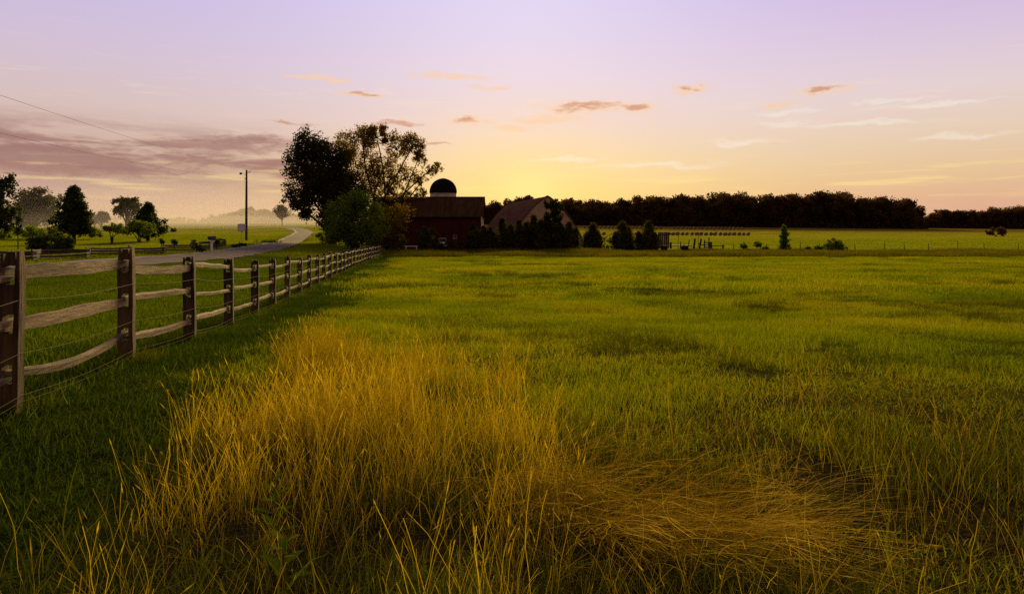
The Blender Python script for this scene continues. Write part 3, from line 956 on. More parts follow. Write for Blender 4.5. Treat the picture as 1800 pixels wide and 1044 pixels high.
worm_fence('zigzag_fence', 'low weathered zigzag rail fence along far side of the road, behind left posts', path_between((-26.4, 31), (-26.6, 58), 11), 4, 0.17, 3)
worm_fence('zigzag_fence', 'short dark stretch of stacked rails behind the mailbox', path_between((-28.4, 66), (-31.6, 78), 4), 5, 0.17, 5)

# ------------------------------------------------------------------ mailbox, pole, marker, wires
mx_, my_ = px(372, 62), 62.0
mbx = thing('mailbox', 'dark mailbox on a pale wooden post by the road', 'mailbox', (mx_, my_, G(mx_, my_)), None, R(78))
m_ = MB(); m_.box((0, 0, .42), (.16, .14, 1.24), jit=.008); m_.box((0.0, -.13, .82), (.11, .36, .11), Matrix.Rotation(R(-38), 3, 'X')); m_.build('post', M['white'], mbx)
m_ = MB(); m_.box((0, -.04, 1.025), (.30, .62, .04)); m_.build('shelf', M['blackmetal'], mbx)
loops = []
for y in (-.36, .30):
    loops.append([(-.15, y, 1.05)] + [(-.15 * math.cos(q), y, 1.19 + .13 * math.sin(q)) for q in (math.pi * i / 8 for i in range(9))] + [(.15, y, 1.05)])
m_ = MB(); m_.rings(loops); bxo = m_.build('box', M['blackmetal'], mbx)
m_ = MB(); m_.box((.165, -.05, 1.24), (.012, .04, .22)); m_.box((.165, -.10, 1.33), (.012, .12, .07)); m_.build('flag', M['greymetal'], bxo)

pX, pY = px(433, 100), 100.0
pz = G(pX, pY)
def utility_pole(x, y, label, light):
    z = G(x, y)
    p = thing('utility_pole', label, 'utility pole', (x, y, z))
    m = MB(); m.tube([(0, 0, -.5), (0, 0, 3), (.02, 0, 7), (.03, 0, 10.0)], [.19, .175, .15, .125], 10); m.build('pole', M['pole'], p)
    m = MB(); m.box((0.28, 0, 9.72), (.62, .09, .09)); m.build('bracket', M['pole'], p)
    for k, (dx, dz) in enumerate(((.52, 9.80), (0.02, 10.06), (-.16, 8.75))):
        m = MB(); m.lathe([(.03, 0), (.055, .02), (.04, .06), (.06, .09), (.035, .14)], 8, (dx, 0, dz - (.05 if k == 1 else 0))); m.build('insulator', M['greymetal'], p)
    if light:
        m = MB(); m.tube([(-.12, 0, 9.35), (-.45, 0, 9.62), (-.72, 0, 9.6)], .025, 6); m.tube([(-.30, 0, 9.35), (-.30, 0, 7.9)], .012, 4); arm = m.build('lamp_arm', M['greymetal'], p)
        m = MB(); m.lathe([(.05, .16), (.13, .12), (.20, .02), (.17, -.10), (.06, -.16)], 12, (-.78, 0, 9.55)); m.build('lamp_head', M['blackmetal'], arm)
    return p
utility_pole(pX, pY, 'tall wooden utility pole with a small lamp arm by the road bend', True)
qX, qY = -25.2, -6.0
utility_pole(qX, qY, 'wooden utility pole beside the road, next before the bend', False)
qz = G(qX, qY)
for k, (za, zb, dx, sag, lab) in enumerate(((9.94, 10.9, .52, 1.0, 'upper power line sagging across the left sky to the pole'), (8.89, 8.9, -.16, 1.5, 'lower power line sagging across the left sky to the pole'))):
    A = Vector((qX + dx, qY, qz + zb)); B = Vector((pX + dx, pY, pz + za))
    line = [A.lerp(B, t) - Vector((0, 0, sag * 4 * t * (1 - t))) for t in np.linspace(0, 1, 30)]
    line2 = [B.lerp(Vector((pX - 26 + dx, pY + 72, G(pX - 26, pY + 72) + za)), t) - Vector((0, 0, sag * 3 * t * (1 - t))) for t in np.linspace(0, 1, 14)][1:]
    m = MB(); m.tube(line, 0.011, 4); w_ = m.build('power_line', M['cable'])
    tag(w_, lab, 'power line')

sX, sY = px(425, 92), 92.0
mk = thing('roadside_marker', 'pale roadside marker board on a thin post left of the utility pole', 'sign', (sX, sY, G(sX, sY)), None, R(-12))
m_ = MB(); m_.tube([(0, 0, -.3), (0, 0, 1.45)], .035, 8); m_.lathe([(.05, 1.38), (.10, 1.44), (.12, 1.50)], 10); m_.build('post', M['greymetal'], mk)
m_ = MB()
prof = [(-.55, 1.5), (.55, 1.5), (.55, 2.36), (.47, 2.42), (.18, 2.46), (-.18, 2.46), (-.47, 2.42), (-.55, 2.36)]
m_.rings([[(x, -.03, z) for x, z in prof], [(x, .03, z) for x, z in prof]]); m_.build('board', M['signface'], mk)
m_ = MB()
for a, b in zip(prof, prof[1:] + prof[:1]):
    m_.tube([(a[0], -.035, a[1]), (b[0], -.035, b[1])], .022, 5)
m_.build('rim', M['greymetal'], mk)


# ------------------------------------------------------------------ barn, silo, hoop barn, shed
bx0, bx1, by0, by1 = -21.5, -4.75, 107.5, 119.0
bz = -1.75
barn = thing('red_barn', 'long dark red barn with a sloping brown roof below the silo', 'barn', ((bx0 + bx1) / 2, (by0 + by1) / 2, bz))
hw_, hd_ = (bx1 - bx0) / 2, (by1 - by0) / 2
EAVE, RIDGE = 5.45, 8.35
m_ = MB()
outl = [(-hw_, -hd_), (hw_, -hd_), (hw_, hd_), (-hw_, hd_)]
m_.add([(x, y, z) for z in (-.8, EAVE) for x, y in outl] + [(hw_, 0, RIDGE - .12), (-hw_, 0, RIDGE - .12)],
       [(0, 1, 5, 4), (2, 3, 7, 6), (1, 2, 6, 8, 5), (3, 0, 4, 9, 7), (3, 2, 1, 0)])
wall = m_.build('wall', M['barn'], barn)
ov, th_ = .45, .14
for sgn in (-1, 1):
    e_y, e_z = sgn * (hd_ + .5), EAVE - .5 * (RIDGE - EAVE) / hd_
    m_ = MB()
    x0, x1 = -hw_ - ov, hw_ + ov
    vs = []
    nn = 24
    ra = [(x0 + (x1 - x0) * i / nn) for i in range(nn + 1)]
    loops = []
    for i, x in enumerate(ra):
        dz = 0.03 * math.sin(i * 1.9) + 0.015 * math.sin(i * 0.7)
        loops.append([(x, e_y, e_z + dz * .5), (x, 0 + sgn * .002, RIDGE + dz), (x, 0 + sgn * .002, RIDGE - th_ + dz), (x, e_y, e_z - th_ + dz * .5)])
    m_.rings(loops)
    m_.build('roof', M['roof'], barn)
m_ = MB(); m_.box((0, 0, RIDGE + .03), (2 * hw_ + 2 * ov + .02, .34, .09)); m_.build('ridge_cap', M['roof'], barn)
for x in (-hw_, hw_):
    m_ = MB(); m_.box((x, -hd_, EAVE / 2 - .5), (.16, .16, EAVE + .9)); m_.build('corner_board', M['barn'], barn)
lx = lambda u, Y=107.5: px(u, Y) - (bx0 + bx1) / 2
for u, z0, w_, h_ in ((705, 2.05, 1.25, 1.0), (800, 2.1, .8, .8), (760, 2.1, .8, .8)):
    m_ = MB()
    for dx_, dz_, sx_, sz_ in ((-w_ / 2, 0, .1, h_ + .2), (w_ / 2, 0, .1, h_ + .2), (0, h_ / 2, w_, .1), (0, -h_ / 2, w_, .1)):
        m_.box((lx(u) + dx_, -hd_ - .03, z0 + dz_), (sx_, .08, sz_))
    wf = m_.build('window', M['barn'], barn)
    m_ = MB(); m_.box((lx(u), -hd_ - .012, z0), (w_, .03, h_)); m_.build('boarding', M['ply'], wf)
m_ = MB(); m_.box((lx(728), -hd_ - .06, 1.55), (2.6, .07, 3.1)); m_.box((lx(728), -hd_ - .105, .35), (2.5, .03, .16)); m_.box((lx(728), -hd_ - .105, 2.8), (2.5, .03, .16)); m_.build('sliding_door', M['barn'], barn)
m_ = MB(); m_.box((lx(734), -hd_ - .08, 3.17), (5.4, .07, .08)); m_.build('door_track', M['blackmetal'], barn)

sX, sY = px(779, 128), 128.0
silo = thing('silo', 'round pale silo with a black dome rising behind the barn', 'silo', (sX, sY, G(sX, sY)))
sz = G(sX, sY)
zd = EYE + 63 * 128 / F_PX - sz
m_ = MB(); m_.lathe([(2.36, -.5), (2.36, zd)], 32); m_.build('wall', M['concrete'], silo, smooth=False)
for k in range(14):
    z = .5 + k * (zd - .8) / 13
    m_ = MB(); m_.lathe([(2.363, z - .025), (2.39, z - .01), (2.39, z + .01), (2.363, z + .025)], 32); m_.build('hoop', M['greymetal'], silo)
m_ = MB()
m_.lathe([(2.42, zd - .12), (2.46, zd)] + [(2.44 * math.cos(q) ** .82, zd + 2.42 * math.sin(q) + .18 * (q / 1.57) ** 6) for q in np.linspace(.02, 1.545, 12)] + [(.02, zd + 2.63)], 32)
dm = m_.build('dome', M['dome'], silo, smooth=True)
m_ = MB()
for k in range(16):
    q = 2 * math.pi * k / 16
    m_.tube([(2.46 * math.cos(p) ** .82 * math.cos(q), 2.46 * math.cos(p) ** .82 * math.sin(q), zd + 2.43 * math.sin(p) + .18 * (p / 1.57) ** 6) for p in np.linspace(.03, 1.5, 9)], .03, 4)
m_.build('rib', M['dome'], dm)

# hoop barn: arched sheeting, gable towards the field
hX, hY = px(962, 160), 160.0
hb = thing('arched_barn', 'large pale arched barn with a curved roof behind the conifers', 'barn', (hX, hY, G(hX, hY)), None, math.atan2(8.7, 45))
half = [(8.6, -.5), (7.65, 2.0), (6.65, 3.9), (5.25, 5.95), (3.7, 7.78), (2.6, 8.85), (1.4, 9.85), (.5, 10.5), (0, 10.75)]
arch = [(-x, z) for x, z in half] + [(x, z) for x, z in half[::-1][1:]]
m_ = MB()
loops = []
for i in range(11):
    y = 45 * i / 10 - .2
    sgg = 1 if i % 2 == 0 else .998
    loops.append([(x * sgg, y, z * sgg) for x, z in arch])
for i in range(10):
    pass
n_a = len(arch)
vs = [p for l in loops for p in l]
fs = [(i * n_a + j, i * n_a + j + 1, (i + 1) * n_a + j + 1, (i + 1) * n_a + j) for i in range(10) for j in range(n_a - 1)]
m_.add(vs, fs)
shell = m_.build('roof', M['fabric'], hb, smooth=False)
for y, nm in ((0.0, 'gable_wall'), (44.6, 'gable_wall')):
    m_ = MB(); ga = [(x * .985, z * .985) for x, z in arch]
    m_.rings([[(x, y, z) for x, z in ga], [(x, y + .12, z) for x, z in ga]]); gw = m_.build(nm, M['gable'], hb)
    if y == 0:
        m_ = MB(); m_.box((-1.2, -.05, 2.0), (4.6, .08, 4.1)); m_.build('door', M['gable'], hb)
m_ = MB(); m_.tube([(x * 1.005, -.25, z * 1.005) for x, z in arch], .14, 6); m_.build('arch_rim', M['fabric'], hb)

wX, wY = px(852, 135), 135.0
ws = thing('white_shed', 'small white shed just right of the barn corner', 'shed', (wX, wY, G(wX, wY)))
m_ = MB(); m_.box((0, 0, 1.45), (2.0, 2.4, 3.4)); m_.build('wall', M['white'], ws)
m_ = MB(); m_.add([(-1.15, -1.35, 3.15), (1.15, -1.35, 3.15), (1.15, 1.35, 3.75), (-1.15, 1.35, 3.75), (-1.15, -1.35, 3.27), (1.15, -1.35, 3.27), (1.15, 1.35, 3.87), (-1.15, 1.35, 3.87)],
               [(3, 2, 1, 0), (4, 5, 6, 7), (0, 1, 5, 4), (1, 2, 6, 5), (2, 3, 7, 6), (3, 0, 4, 7)]); m_.build('roof', M['fabric'], ws)
for x in (-.55, .35):
    m_ = MB(); m_.box((x, -1.23, 1.5), (.09, .06, 3.1)); m_.build('batten', M['greymetal'], ws)

# white bench and small cart in front of the barn
bX, bY = px(723, 98), 98.0
be = thing('white_bench', 'white plank bench standing in front of the barn wall', 'bench', (bX, bY, G(bX, bY) + .35))
m_ = MB(); m_.box((0, 0, .50), (1.75, .34, .10)); m_.build('seat', M['white'], be)
for s in (-1, 1):
    m_ = MB(); m_.box((s * .72, 0, .05), (.10, .30, .80)); m_.build('leg', M['white'], be)
cX, cY = px(778, 100), 100.0
ct = thing('utility_cart', 'small white utility cart parked beside the round shrub by the barn', 'cart', (cX, cY, G(cX, cY) + .4), None, R(15))
m_ = MB(); m_.rings([[(-.55, y, .42), (.55, y, .42), (.55, y, .75 + k), (.38, y, .95 + k), (-.38, y, .95 + k), (-.55, y, .75 + k)] for y, k in ((-1.1, -.12), (-.6, .0), (0, .05))]); m_.build('hood', M['white'], ct)
m_ = MB(); m_.box((0, .55, .60), (1.1, 1.2, .32)); m_.build('bed', M['white'], ct)
m_ = MB(); m_.box((0, .55, .95), (.5, .45, .14)); m_.box((0, .80, 1.2), (.5, .1, .45)); m_.build('seat', M['blackmetal'], ct)
for sx_ in (-.5, .5):
    for sy_ in (-.75, .75):
        m_ = MB(); m_.tube([(sx_ - .11, sy_, .30), (sx_ - .06, sy_, .30), (sx_ + .06, sy_, .30), (sx_ + .11, sy_, .30)], [.22, .31, .31, .22], 14); m_.build('wheel', M['rubber'], ct)
m_ = MB()
for sx_ in (-.42, .42):
    m_.tube([(sx_, -1.12, .70), (sx_, -1.16, .70)], .10, 10)
m_.build('headlight', M['white'], ct)
m_ = MB(); m_.tube([(-.5, 0, .8), (-.5, .1, 1.55), (.5, .1, 1.55), (.5, 0, .8)], .035, 6); m_.build('hoop_bar', M['white'], ct)


# ------------------------------------------------------------------ hay wagon, corral posts, wire fence, hay bales
aX, aY = px(1160, 103), 103.0
hwg = thing('hay_wagon', 'old hay wagon with a dark slatted headboard right of the last conifer', 'wagon', (aX, aY, G(aX, aY) + .35))
m_ = MB(); m_.box((1.9, 0, .55), (5.0, 1.9, .12)); m_.build('bed', M['rail'], hwg)
for k in range(6):
    m_ = MB(); m_.box((-.25 + k * .27, -.55 + .004 * k, 1.35), (.235, .06, 2.3), jit=.01); m_.build('board', M['oldrail'], hwg)
m_ = MB(); m_.box((.42, -.49, .9), (1.7, .06, .12)); m_.box((.42, -.49, 2.1), (1.7, .06, .12)); m_.build('crossbar', M['oldrail'], hwg)
for k, (x, h, l, w) in enumerate(((1.35, .95, .0, .28), (2.75, 1.0, .03, .16), (3.25, .75, 0, .12), (3.8, 1.35, .16, .12), (4.65, 1.5, .12, .26), (5.45, 1.45, .18, .26))):
    m_ = MB(); m_.box((x + l * h / 2, -1.0, h / 2 + .12), (w, .10, h), Matrix.Rotation(l, 3, 'Y'), .01); m_.build('stake', M['oldrail'], hwg)
for x in (.6, 3.6):
    for y in (-.8, .8):
        m_ = MB(); m_.tube([(x, y - .10, .18), (x, y - .06, .18), (x, y + .06, .18), (x, y + .10, .18)], [.26, .36, .36, .26], 14); m_.build('wheel', M['rubber'], hwg)
for u, h in ((1192, 2.6), (1227, 2.5)):
    x = px(u, 104.5)
    p_ = thing('stake_pole', ('thin upright pole behind the hay wagon bed' if u < 1200 else 'thin upright pole at the far end of the hay wagon'), 'pole', (x, 104.5, G(x, 104.5)))
    m_ = MB(); m_.tube([(0, 0, -.2), (.03, 0, h)], .035, 6); m_.build('shaft', M['oldrail'], p_)

cf = thing('corral_fence', 'broken dark corral rails and posts right of the hay wagon', 'fence', (px(1230, 104), 104, G(px(1230, 104), 104)))
def cpx(u): return px(u, 104) - px(1230, 104)
for u, h, w in ((1230, 1.3, .2), (1238.5, 1.75, .14), (1246, 2.1, .12), (1248.5, 1.45, .55), (1271, 1.05, .2)):
    m_ = MB(); m_.box((cpx(u), 0, h / 2 - .1), (w, .16, h + .2), Matrix.Rotation(random.uniform(-.05, .05), 3, 'Y'), .012); m_.build('post', M['oldrail'], cf)
for ua, ub, z in ((1230, 1246, 1.0), (1238, 1248, 1.35), (1238, 1248, .7), (1249, 1271, .85)):
    m_ = MB(); m_.box(((cpx(ua) + cpx(ub)) / 2, -.11, z), (cpx(ub) - cpx(ua) + .2, .05, .13), Matrix.Rotation(random.uniform(-.02, .02), 3, 'Y')); m_.build('rail', M['oldrail'], cf)

wf = thing('wire_fence', 'thin wire field fence on small posts along the rough strip', 'fence', (px(1280, 102), 102, G(px(1280, 102), 102)))
wb = wf.location.copy()
wp = []
for k, u in enumerate((1290, 1347, 1407, 1440, 1503, 1555, 1590, 1632, 1683, 1730, 1790, 1850)):
    y = 102 + (u - 1290) * .012
    x = px(u, y); z = G(x, y)
    h = 1.5 if u in (1683, 1555, 1407) else 1.15
    m_ = MB(); m_.tube([(0, 0, -.2), (random.uniform(-.05, .05), 0, h)], [.06, .045], 6); po = m_.build('post', M['oldrail'], wf); po.location = Vector((x, y, z)) - wb
    wp.append(Vector((x, y, z)) - wb)
for zz in (.45, .75, 1.05):
    m_ = MB(); m_.tube([p + Vector((0, -.07, zz)) for p in wp], .006, 3); m_.build('wire', M['cable'], wf)

# round bales
def bale_mesh():
    m = MB()
    n = 18
    prof = [(.10, -.60), (.40, -.585), (.44, -.60), (.66, -.59), (.75, -.54), (.775, -.3), (.765, 0), (.775, .3), (.75, .54), (.66, .59), (.44, .60), (.40, .585), (.10, .60)]
    loops = []
    for r, y in prof:
        loops.append([(r * math.cos(q) * 1.02, y + random.uniform(-.015, .015), .74 + r * math.sin(q) * (.97 if math.sin(q) > -.7 else .955)) for q in (2 * math.pi * j / n for j in range(n))])
    m.rings(loops)
    me = bpy.data.meshes.new('hay_bale'); me.from_pydata(m.v, [], m.f); me.update(); me.materials.append(M['hay'])
    return me
BM = [bale_mesh() for _ in range(3)]
def bale_row(us, Y, label, group):
    for i, u in enumerate(us):
        y = Y + random.uniform(-.8, .8); x = px(u, y)
        o = link('hay_bale', BM[i % 3], None, (x, y, G(x, y) - .03)); o.rotation_euler = (0, 0, random.uniform(-.25, .25)); s = random.uniform(.94, 1.06); o.scale = (s, s, s)
        tag(o, label, 'hay bale', group)
bale_row([1061.5, 1118] + [1175 + 8.25 * i + random.uniform(-.8, .8) for i in range(18)], 292, 'round hay bale in the nearer line of bales on the far field', 'nearer line of round hay bales')
bale_row([1186 + 7.0 * i + random.uniform(-.5, .5) for i in range(18)], 405, 'round hay bale in the dark line under the wood, right half', 'dark line of hay bales under the wood')
bale_row([1028 + 7.0 * i + random.uniform(-.5, .5) for i in range(20)], 405, 'round hay bale in the line under the wood behind the conifer row', 'line of hay bales behind the conifers')


# ------------------------------------------------------------------ trees and shrubs
def leaf_cloud(cent, n, size, spread, asp=1.0, up=0.0):
    """n leaf quads gathered round the given cluster centres"""
    k = rng.integers(0, len(cent), n)
    p = cent[k] + rng.normal(0, 1, (n, 3)) * spread
    a = rng.normal(0, 1, (n, 3)); a[:, 2] += up; a /= np.linalg.norm(a, axis=1)[:, None]
    b = rng.normal(0, 1, (n, 3)); b -= a * (a * b).sum(1)[:, None]; b /= np.linalg.norm(b, axis=1)[:, None] + 1e-9
    s = size * (0.55 + 0.9 * rng.random(n))[:, None]
    a = a * s * 0.5 * asp; b = b * s * 0.33
    nn = np.cross(a, b); nn /= np.linalg.norm(nn, axis=1)[:, None] + 1e-9
    V_ = np.stack([p - a, p + b + nn * s * .08, p + a, p - b + nn * s * .08], 1).reshape(-1, 3)
    return V_, np.arange(n * 4).reshape(-1, 4)


def shell_pts(n, c, r, lo=0.35):
    d = rng.normal(0, 1, (n, 3)); d /= np.linalg.norm(d, axis=1)[:, None]
    rad = (lo ** 3 + (1 - lo ** 3) * rng.random(n)) ** (1 / 3)
    return np.array(c) + d * rad[:, None] * np.array(r)


def limb(mb, A, B, r0, r1, n=5, bend=0.12):
    A, B = Vector(A), Vector(B)
    L = (B - A).length
    o1 = Vector([random.uniform(-1, 1) for _ in range(3)]) * L * bend
    pts_ = []
    for i in range(n + 1):
        t = i / n
        pts_.append(A.lerp(B, t) + o1 * math.sin(math.pi * t) + Vector((0, 0, L * .05 * math.sin(math.pi * t))))
    mb.tube(pts_, [r0 + (r1 - r0) * i / n for i in range(n + 1)], 6)


def broad_tree(name, label, u, Y, lobes, mat, leaf=.3, dens=60, trunks=((0, .3),), group=None, depth=.85, cat='tree', clus=1.6, tight=.24, fork=.35):
    """lobes: (u, v, ru, rv[, density]) read off the photograph, turned into metres at the tree's own distance"""
    k = Y / F_PX
    x0 = px(u, Y); z0 = G(x0, Y)
    root = thing(name, label, cat, (x0, Y, z0), group)
    allV, allF, off = [], [], 0
    tb = MB()
    cz = []
    for lb in lobes:
        uu, vv, ru, rv = lb[:4]; dn = lb[4] if len(lb) > 4 else 1.0
        c = ((uu - u) * k, random.uniform(-.25, .25) * ru * k, EYE - (vv - V0) * k - z0)
        r = (ru * k, max(ru, rv) * k * depth, rv * k)
        vol = (r[0] * r[2])
        nc = max(18, int(vol * 2.6 * clus))
        cc = shell_pts(nc, c, (r[0] * .92, r[1] * .92, r[2] * .92), .3)
        cc[:, 2] = np.maximum(cc[:, 2], 0.25)
        n = int(vol * dens * dn * (1.5 if vol > 4 else 2.6)) + 60
        Vl, Fl = leaf_cloud(cc, n, leaf, max(tight * (r[0] * r[2]) ** .5 * .62, leaf * .35))
        Vl[:, 2] = np.maximum(Vl[:, 2], 0.03)
        allV.append(Vl); allF.append(Fl + off); off += len(Vl)
        cz.append((c, r, cc))
    for (tx, tr) in trunks:
        pass
    for i, (c, r, cc) in enumerate(cz):
        tx, tr = trunks[i % len(trunks)]
        fz = c[2] * fork
        limb(tb, (tx, 0, -.2), (tx + (c[0] - tx) * .18, c[1] * .2, fz), tr, tr * .75, 4, .03)
        limb(tb, (tx + (c[0] - tx) * .18, c[1] * .2, fz), c, tr * .62, tr * .22, 6, .07)
        for j in range(0, len(cc), max(1, len(cc) // 9)):
            limb(tb, (c[0] * .9, c[1] * .9, c[2] - r[2] * .35), cc[j], tr * .22, tr * .05, 3, .08)
    tb.build('trunk', M['bark'], root)
    link('crown', mesh_np(name + '_crown', np.concatenate(allV), np.concatenate(allF), mat), root)
    return root


def conifer(name, label, u, Y, vtop, wpx, mat=None, group=None, shape=1.0, dens=1.0, leaf=.24, ragged=.3, leaders=4, gap=.02):
    """evergreen with one main leader and several lower ones, clothed in upswept sprays down to the ground"""
    k = Y / F_PX
    x0 = px(u, Y); z0 = G(x0, Y)
    H = EYE - (vtop - V0) * k - z0
    rad = wpx * k / 2
    root = thing(name, label, 'tree', (x0, Y, z0), group)
    tb = MB(); limb(tb, (0, 0, -.2), (0, 0, H * .96), rad * .10 + .05, .02, 6, .01)
    cones = [(0, 0, H, rad * (.85 if leaders else 1.0))]
    for i in range(leaders):
        q = i * 2.4 + random.uniform(-.7, .7); o = rad * random.uniform(.35, .62)
        cones.append((o * math.cos(q), o * math.sin(q), H * random.uniform(.5, .86), rad * random.uniform(.42, .6)))
    cent = []
    for ci, (cx, cy, h, rd) in enumerate(cones):
        if ci:
            limb(tb, (cx * .2, cy * .2, 0), (cx, cy, h * .95), .06, .015, 4, .04)
        nb = int((46 if ci == 0 else 26) * dens)
        for i in range(nb):
            t = (i + random.random()) / nb
            z = h * (gap + (.97 - gap) * t)
            prof = (1 - t) ** shape * (0.72 + .28 * math.sin(min(1, t * 5) * math.pi / 2))
            rr = rd * prof * random.uniform(1 - ragged * 1.7, 1 + ragged * 1.1)
            q = i * 2.4 + random.uniform(-.5, .5)
            tz = z + rr * random.uniform(.1, .55)
            if i % 3 == 0:
                limb(tb, (cx, cy, z), (cx + rr * .85 * math.cos(q), cy + rr * .85 * math.sin(q), tz), .03, .008, 2, .03)
            for s_ in (.35, .6, .8, 1.0):
                cent.append((cx + rr * math.cos(q) * s_, cy + rr * math.sin(q) * s_, z + (tz - z) * s_))
        cent += [(cx, cy, h * .95), (cx, cy, h * .985)]
    cent = np.array(cent)
    n = int((1500 + 420 * rad * H) * dens)
    Vl, Fl = leaf_cloud(cent, n, leaf, min(.20, rad * .10), 1.3, 0.6)
    Vl[:, 2] = np.clip(Vl[:, 2], 0.02, None)
    tb.build('trunk', M['bark'], root)
    link('crown', mesh_np(name + '_crown', Vl, Fl, mat or M['conifer']), root)
    return root


# the big trees by the barn
broad_tree('shade_tree', 'tall dense black tree at the left of the barn trees, by the road', 578, 101,
           [(545, 258, 40, 34), (520, 282, 26, 30, .8), (560, 290, 42, 42, 1.3), (540, 330, 36, 42, 1.3), (575, 345, 50, 50, 1.4), (530, 365, 22, 22), (590, 300, 40, 45, 1.3), (600, 380, 45, 40, 1.2), (610, 340, 36, 45, 1.3)],
           M['tree_dark'], .30, 230, ((0, .42), (.8, .35)), clus=1.5)
broad_tree('shade_tree', 'tall many stemmed tree with open sunlit crown rising behind the barn roof', 672, 112,
           [(612, 262, 26, 36, .9), (640, 250, 28, 30, .95), (660, 236, 24, 20, .9), (648, 300, 34, 40, .9), (700, 255, 32, 28, .75), (728, 252, 24, 24, .65), (690, 300, 36, 34, .5), (738, 275, 18, 18, .45),
            (718, 310, 30, 22, .35), (762, 296, 22, 13, .42), (742, 318, 18, 10, .3), (660, 340, 40, 28, .7), (700, 338, 30, 16, .4), (735, 340, 26, 10, .35)],
           M['tree_open'], .27, 270, ((-2.4, .24), (-.9, .28), (.8, .26), (2.0, .24)), clus=2.2, tight=.2, fork=.45, depth=.45)
broad_tree('round_tree', 'bushy dark green tree in front of the tall trees at the fence end', 622, 90,
           [(622, 375, 50, 36), (598, 395, 36, 34), (650, 392, 34, 38), (620, 355, 32, 20), (585, 405, 20, 24), (640, 412, 40, 22), (605, 415, 36, 20)],
           M['bush_green'], .26, 210, ((0, .22), (.5, .18)), clus=1.6)
broad_tree('young_tree', 'thin leafy tree hanging over the left end of the barn wall', 690, 99,
           [(688, 375, 24, 26, .6), (700, 392, 24, 22, .55), (680, 400, 24, 26, .8), (715, 372, 18, 14, .3)], M['tree_open'], .28, 120, ((0, .12),), clus=1.6)
broad_tree('dark_shrub', 'black shrub standing just right of the end of the rail fence', 688, 88,
           [(684, 428, 14, 13), (700, 425, 14, 16)], M['conifer'], .22, 220, ((0, .06),), cat='shrub')
broad_tree('round_shrub', 'round clipped shrub before the middle of the barn wall', 752, 99,
           [(752, 415, 19, 16), (752, 427, 21, 10), (748, 408, 10, 8)], M['conifer'], .20, 240, ((0, .07),), cat='shrub')
broad_tree('leafy_shrub', 'loose low shrub beside the white cart by the barn', 782, 98,
           [(786, 428, 12, 8), (772, 432, 10, 6)], M['tree_dark'], .18, 240, ((0, .04),), cat='shrub')
broad_tree('leafy_shrub', 'reddish shrub at the foot of the barn between cart and conifers', 803, 100,
           [(803, 425, 9, 11, .7), (797, 433, 10, 7)], M['brown_tree'], .18, 200, ((0, .04),), cat='shrub')

# conifer row before the arched barn
CON = [(832, 399, 36, 'blunt conifer at the right corner of the barn'), (862, 404, 26, 'small conifer in the gap right of the barn'), (883, 387, 44, 'conifer standing left of the arched barn door'),
       (912, 391, 34, 'narrow conifer before the left side of the arched barn'), (938, 383, 46, 'full conifer before the middle of the arched barn'),
       (975, 346, 44, 'tallest conifer of the row, clear above its neighbours'), (850, 402, 30, 'low conifer filling between barn corner and white shed'), (898, 399, 34, 'low conifer wedged left of the arched barn gable'), (925, 394, 34, 'conifer wedged before the left half of the gable'), (950, 392, 36, 'conifer wedged close left of the tallest one'), (988, 402, 34, 'low conifer at the foot of the tallest one'),
       (962, 378, 40, 'conifer filling in left of the tallest one'), (1000, 395, 38, 'conifer filling in right of the tallest one'),
       (1042, 398, 50, 'wide conifer standing alone before the right end of the arched barn'), (1094, 395, 54, 'broad conifer second from the hay wagon'), (1139, 394, 48, 'last conifer of the row beside the hay wagon')]
for i, (u, vt, w, lab) in enumerate(CON):
    if vt < 360:
        tr_ = broad_tree('conifer', lab, u, 103.5, [(970, 358, 15, 10), (966, 363, 8, 5), (980, 366, 13, 8), (976, 374, 11, 8), (968, 380, 10, 6, .8), (979, 385, 16, 8), (974, 397, 16, 10), (980, 408, 20, 12), (974, 425, 24, 16)],
                         M['conifer'], .30, 190, ((0, .16),), 'conifers in a row before the arched barn', fork=.8)
    else:
        conifer('conifer', lab, u, 103 + (i % 3) * .8, vt - 4, w * 1.12, None, 'conifers in a row before the arched barn', .85, 1.25, .24, .34, 4)
for u, lab in ((1017, 'pale leafy weed between the conifers, left one'), (1067, 'pale leafy weed between the two right conifer gaps')):
    broad_tree('leafy_weed', lab, u, 101, [(u, 436, 4.5, 5.5)], M['left_light'], .2, 260, ((0, .02),), cat='plant')
# right side
conifer('spruce', 'small lone spruce on the rough strip right of the corral', 1378, 101, 398, 29, M['bush_green'], None, .8, .7, .24, .45, 0)
RB = [(1306, 432, 8, 5, 'small round shrub left of the lone spruce, nearest the corral'), (1330, 430, 8, 6, 'small airy shrub midway between corral and lone spruce'), (1345, 436, 6, 3, 'tiny low shrub just left of the lone spruce'),
      (1420, 436, 5, 5, 'tiny shrub just right of the lone spruce'), (1437, 436, 9, 5, 'low spreading shrub between lone spruce and the larger bush'), (1462, 430, 13, 11, 'larger bush on the rough strip right of the lone spruce')]
for u, v, ru, rv, lab in RB:
    lob = [(u, v, ru, rv), (u + ru * .4, v + rv * .3, ru * .7, rv * .6)]
    if ru > 12: lob += [(u + 13, v - 1, 10, 10), (u - 8, v + 5, 10, 6), (u + 18, v + 5, 9, 6)]
    broad_tree('bush', lab, u, 101, lob, M['bush_green'], .24, 200, ((0, .05),), 'bushes along the rough strip', cat='bush')
broad_tree('dark_bush', 'boxy black bush clump far off at the right edge', 1750, 260, [(1742, 407, 8, 7), (1758, 408, 9, 7.5), (1763, 408, 8, 7)], M['forest'], .7, 30, ((0, .15),), cat='bush')
broad_tree('low_scrub', 'low dark scrub below the small shrubs on the rough strip', 1325, 97, [(1310, 441, 16, 4), (1335, 442, 18, 4)], M['weeds'], .25, 160, ((0, .03),), cat='scrub')

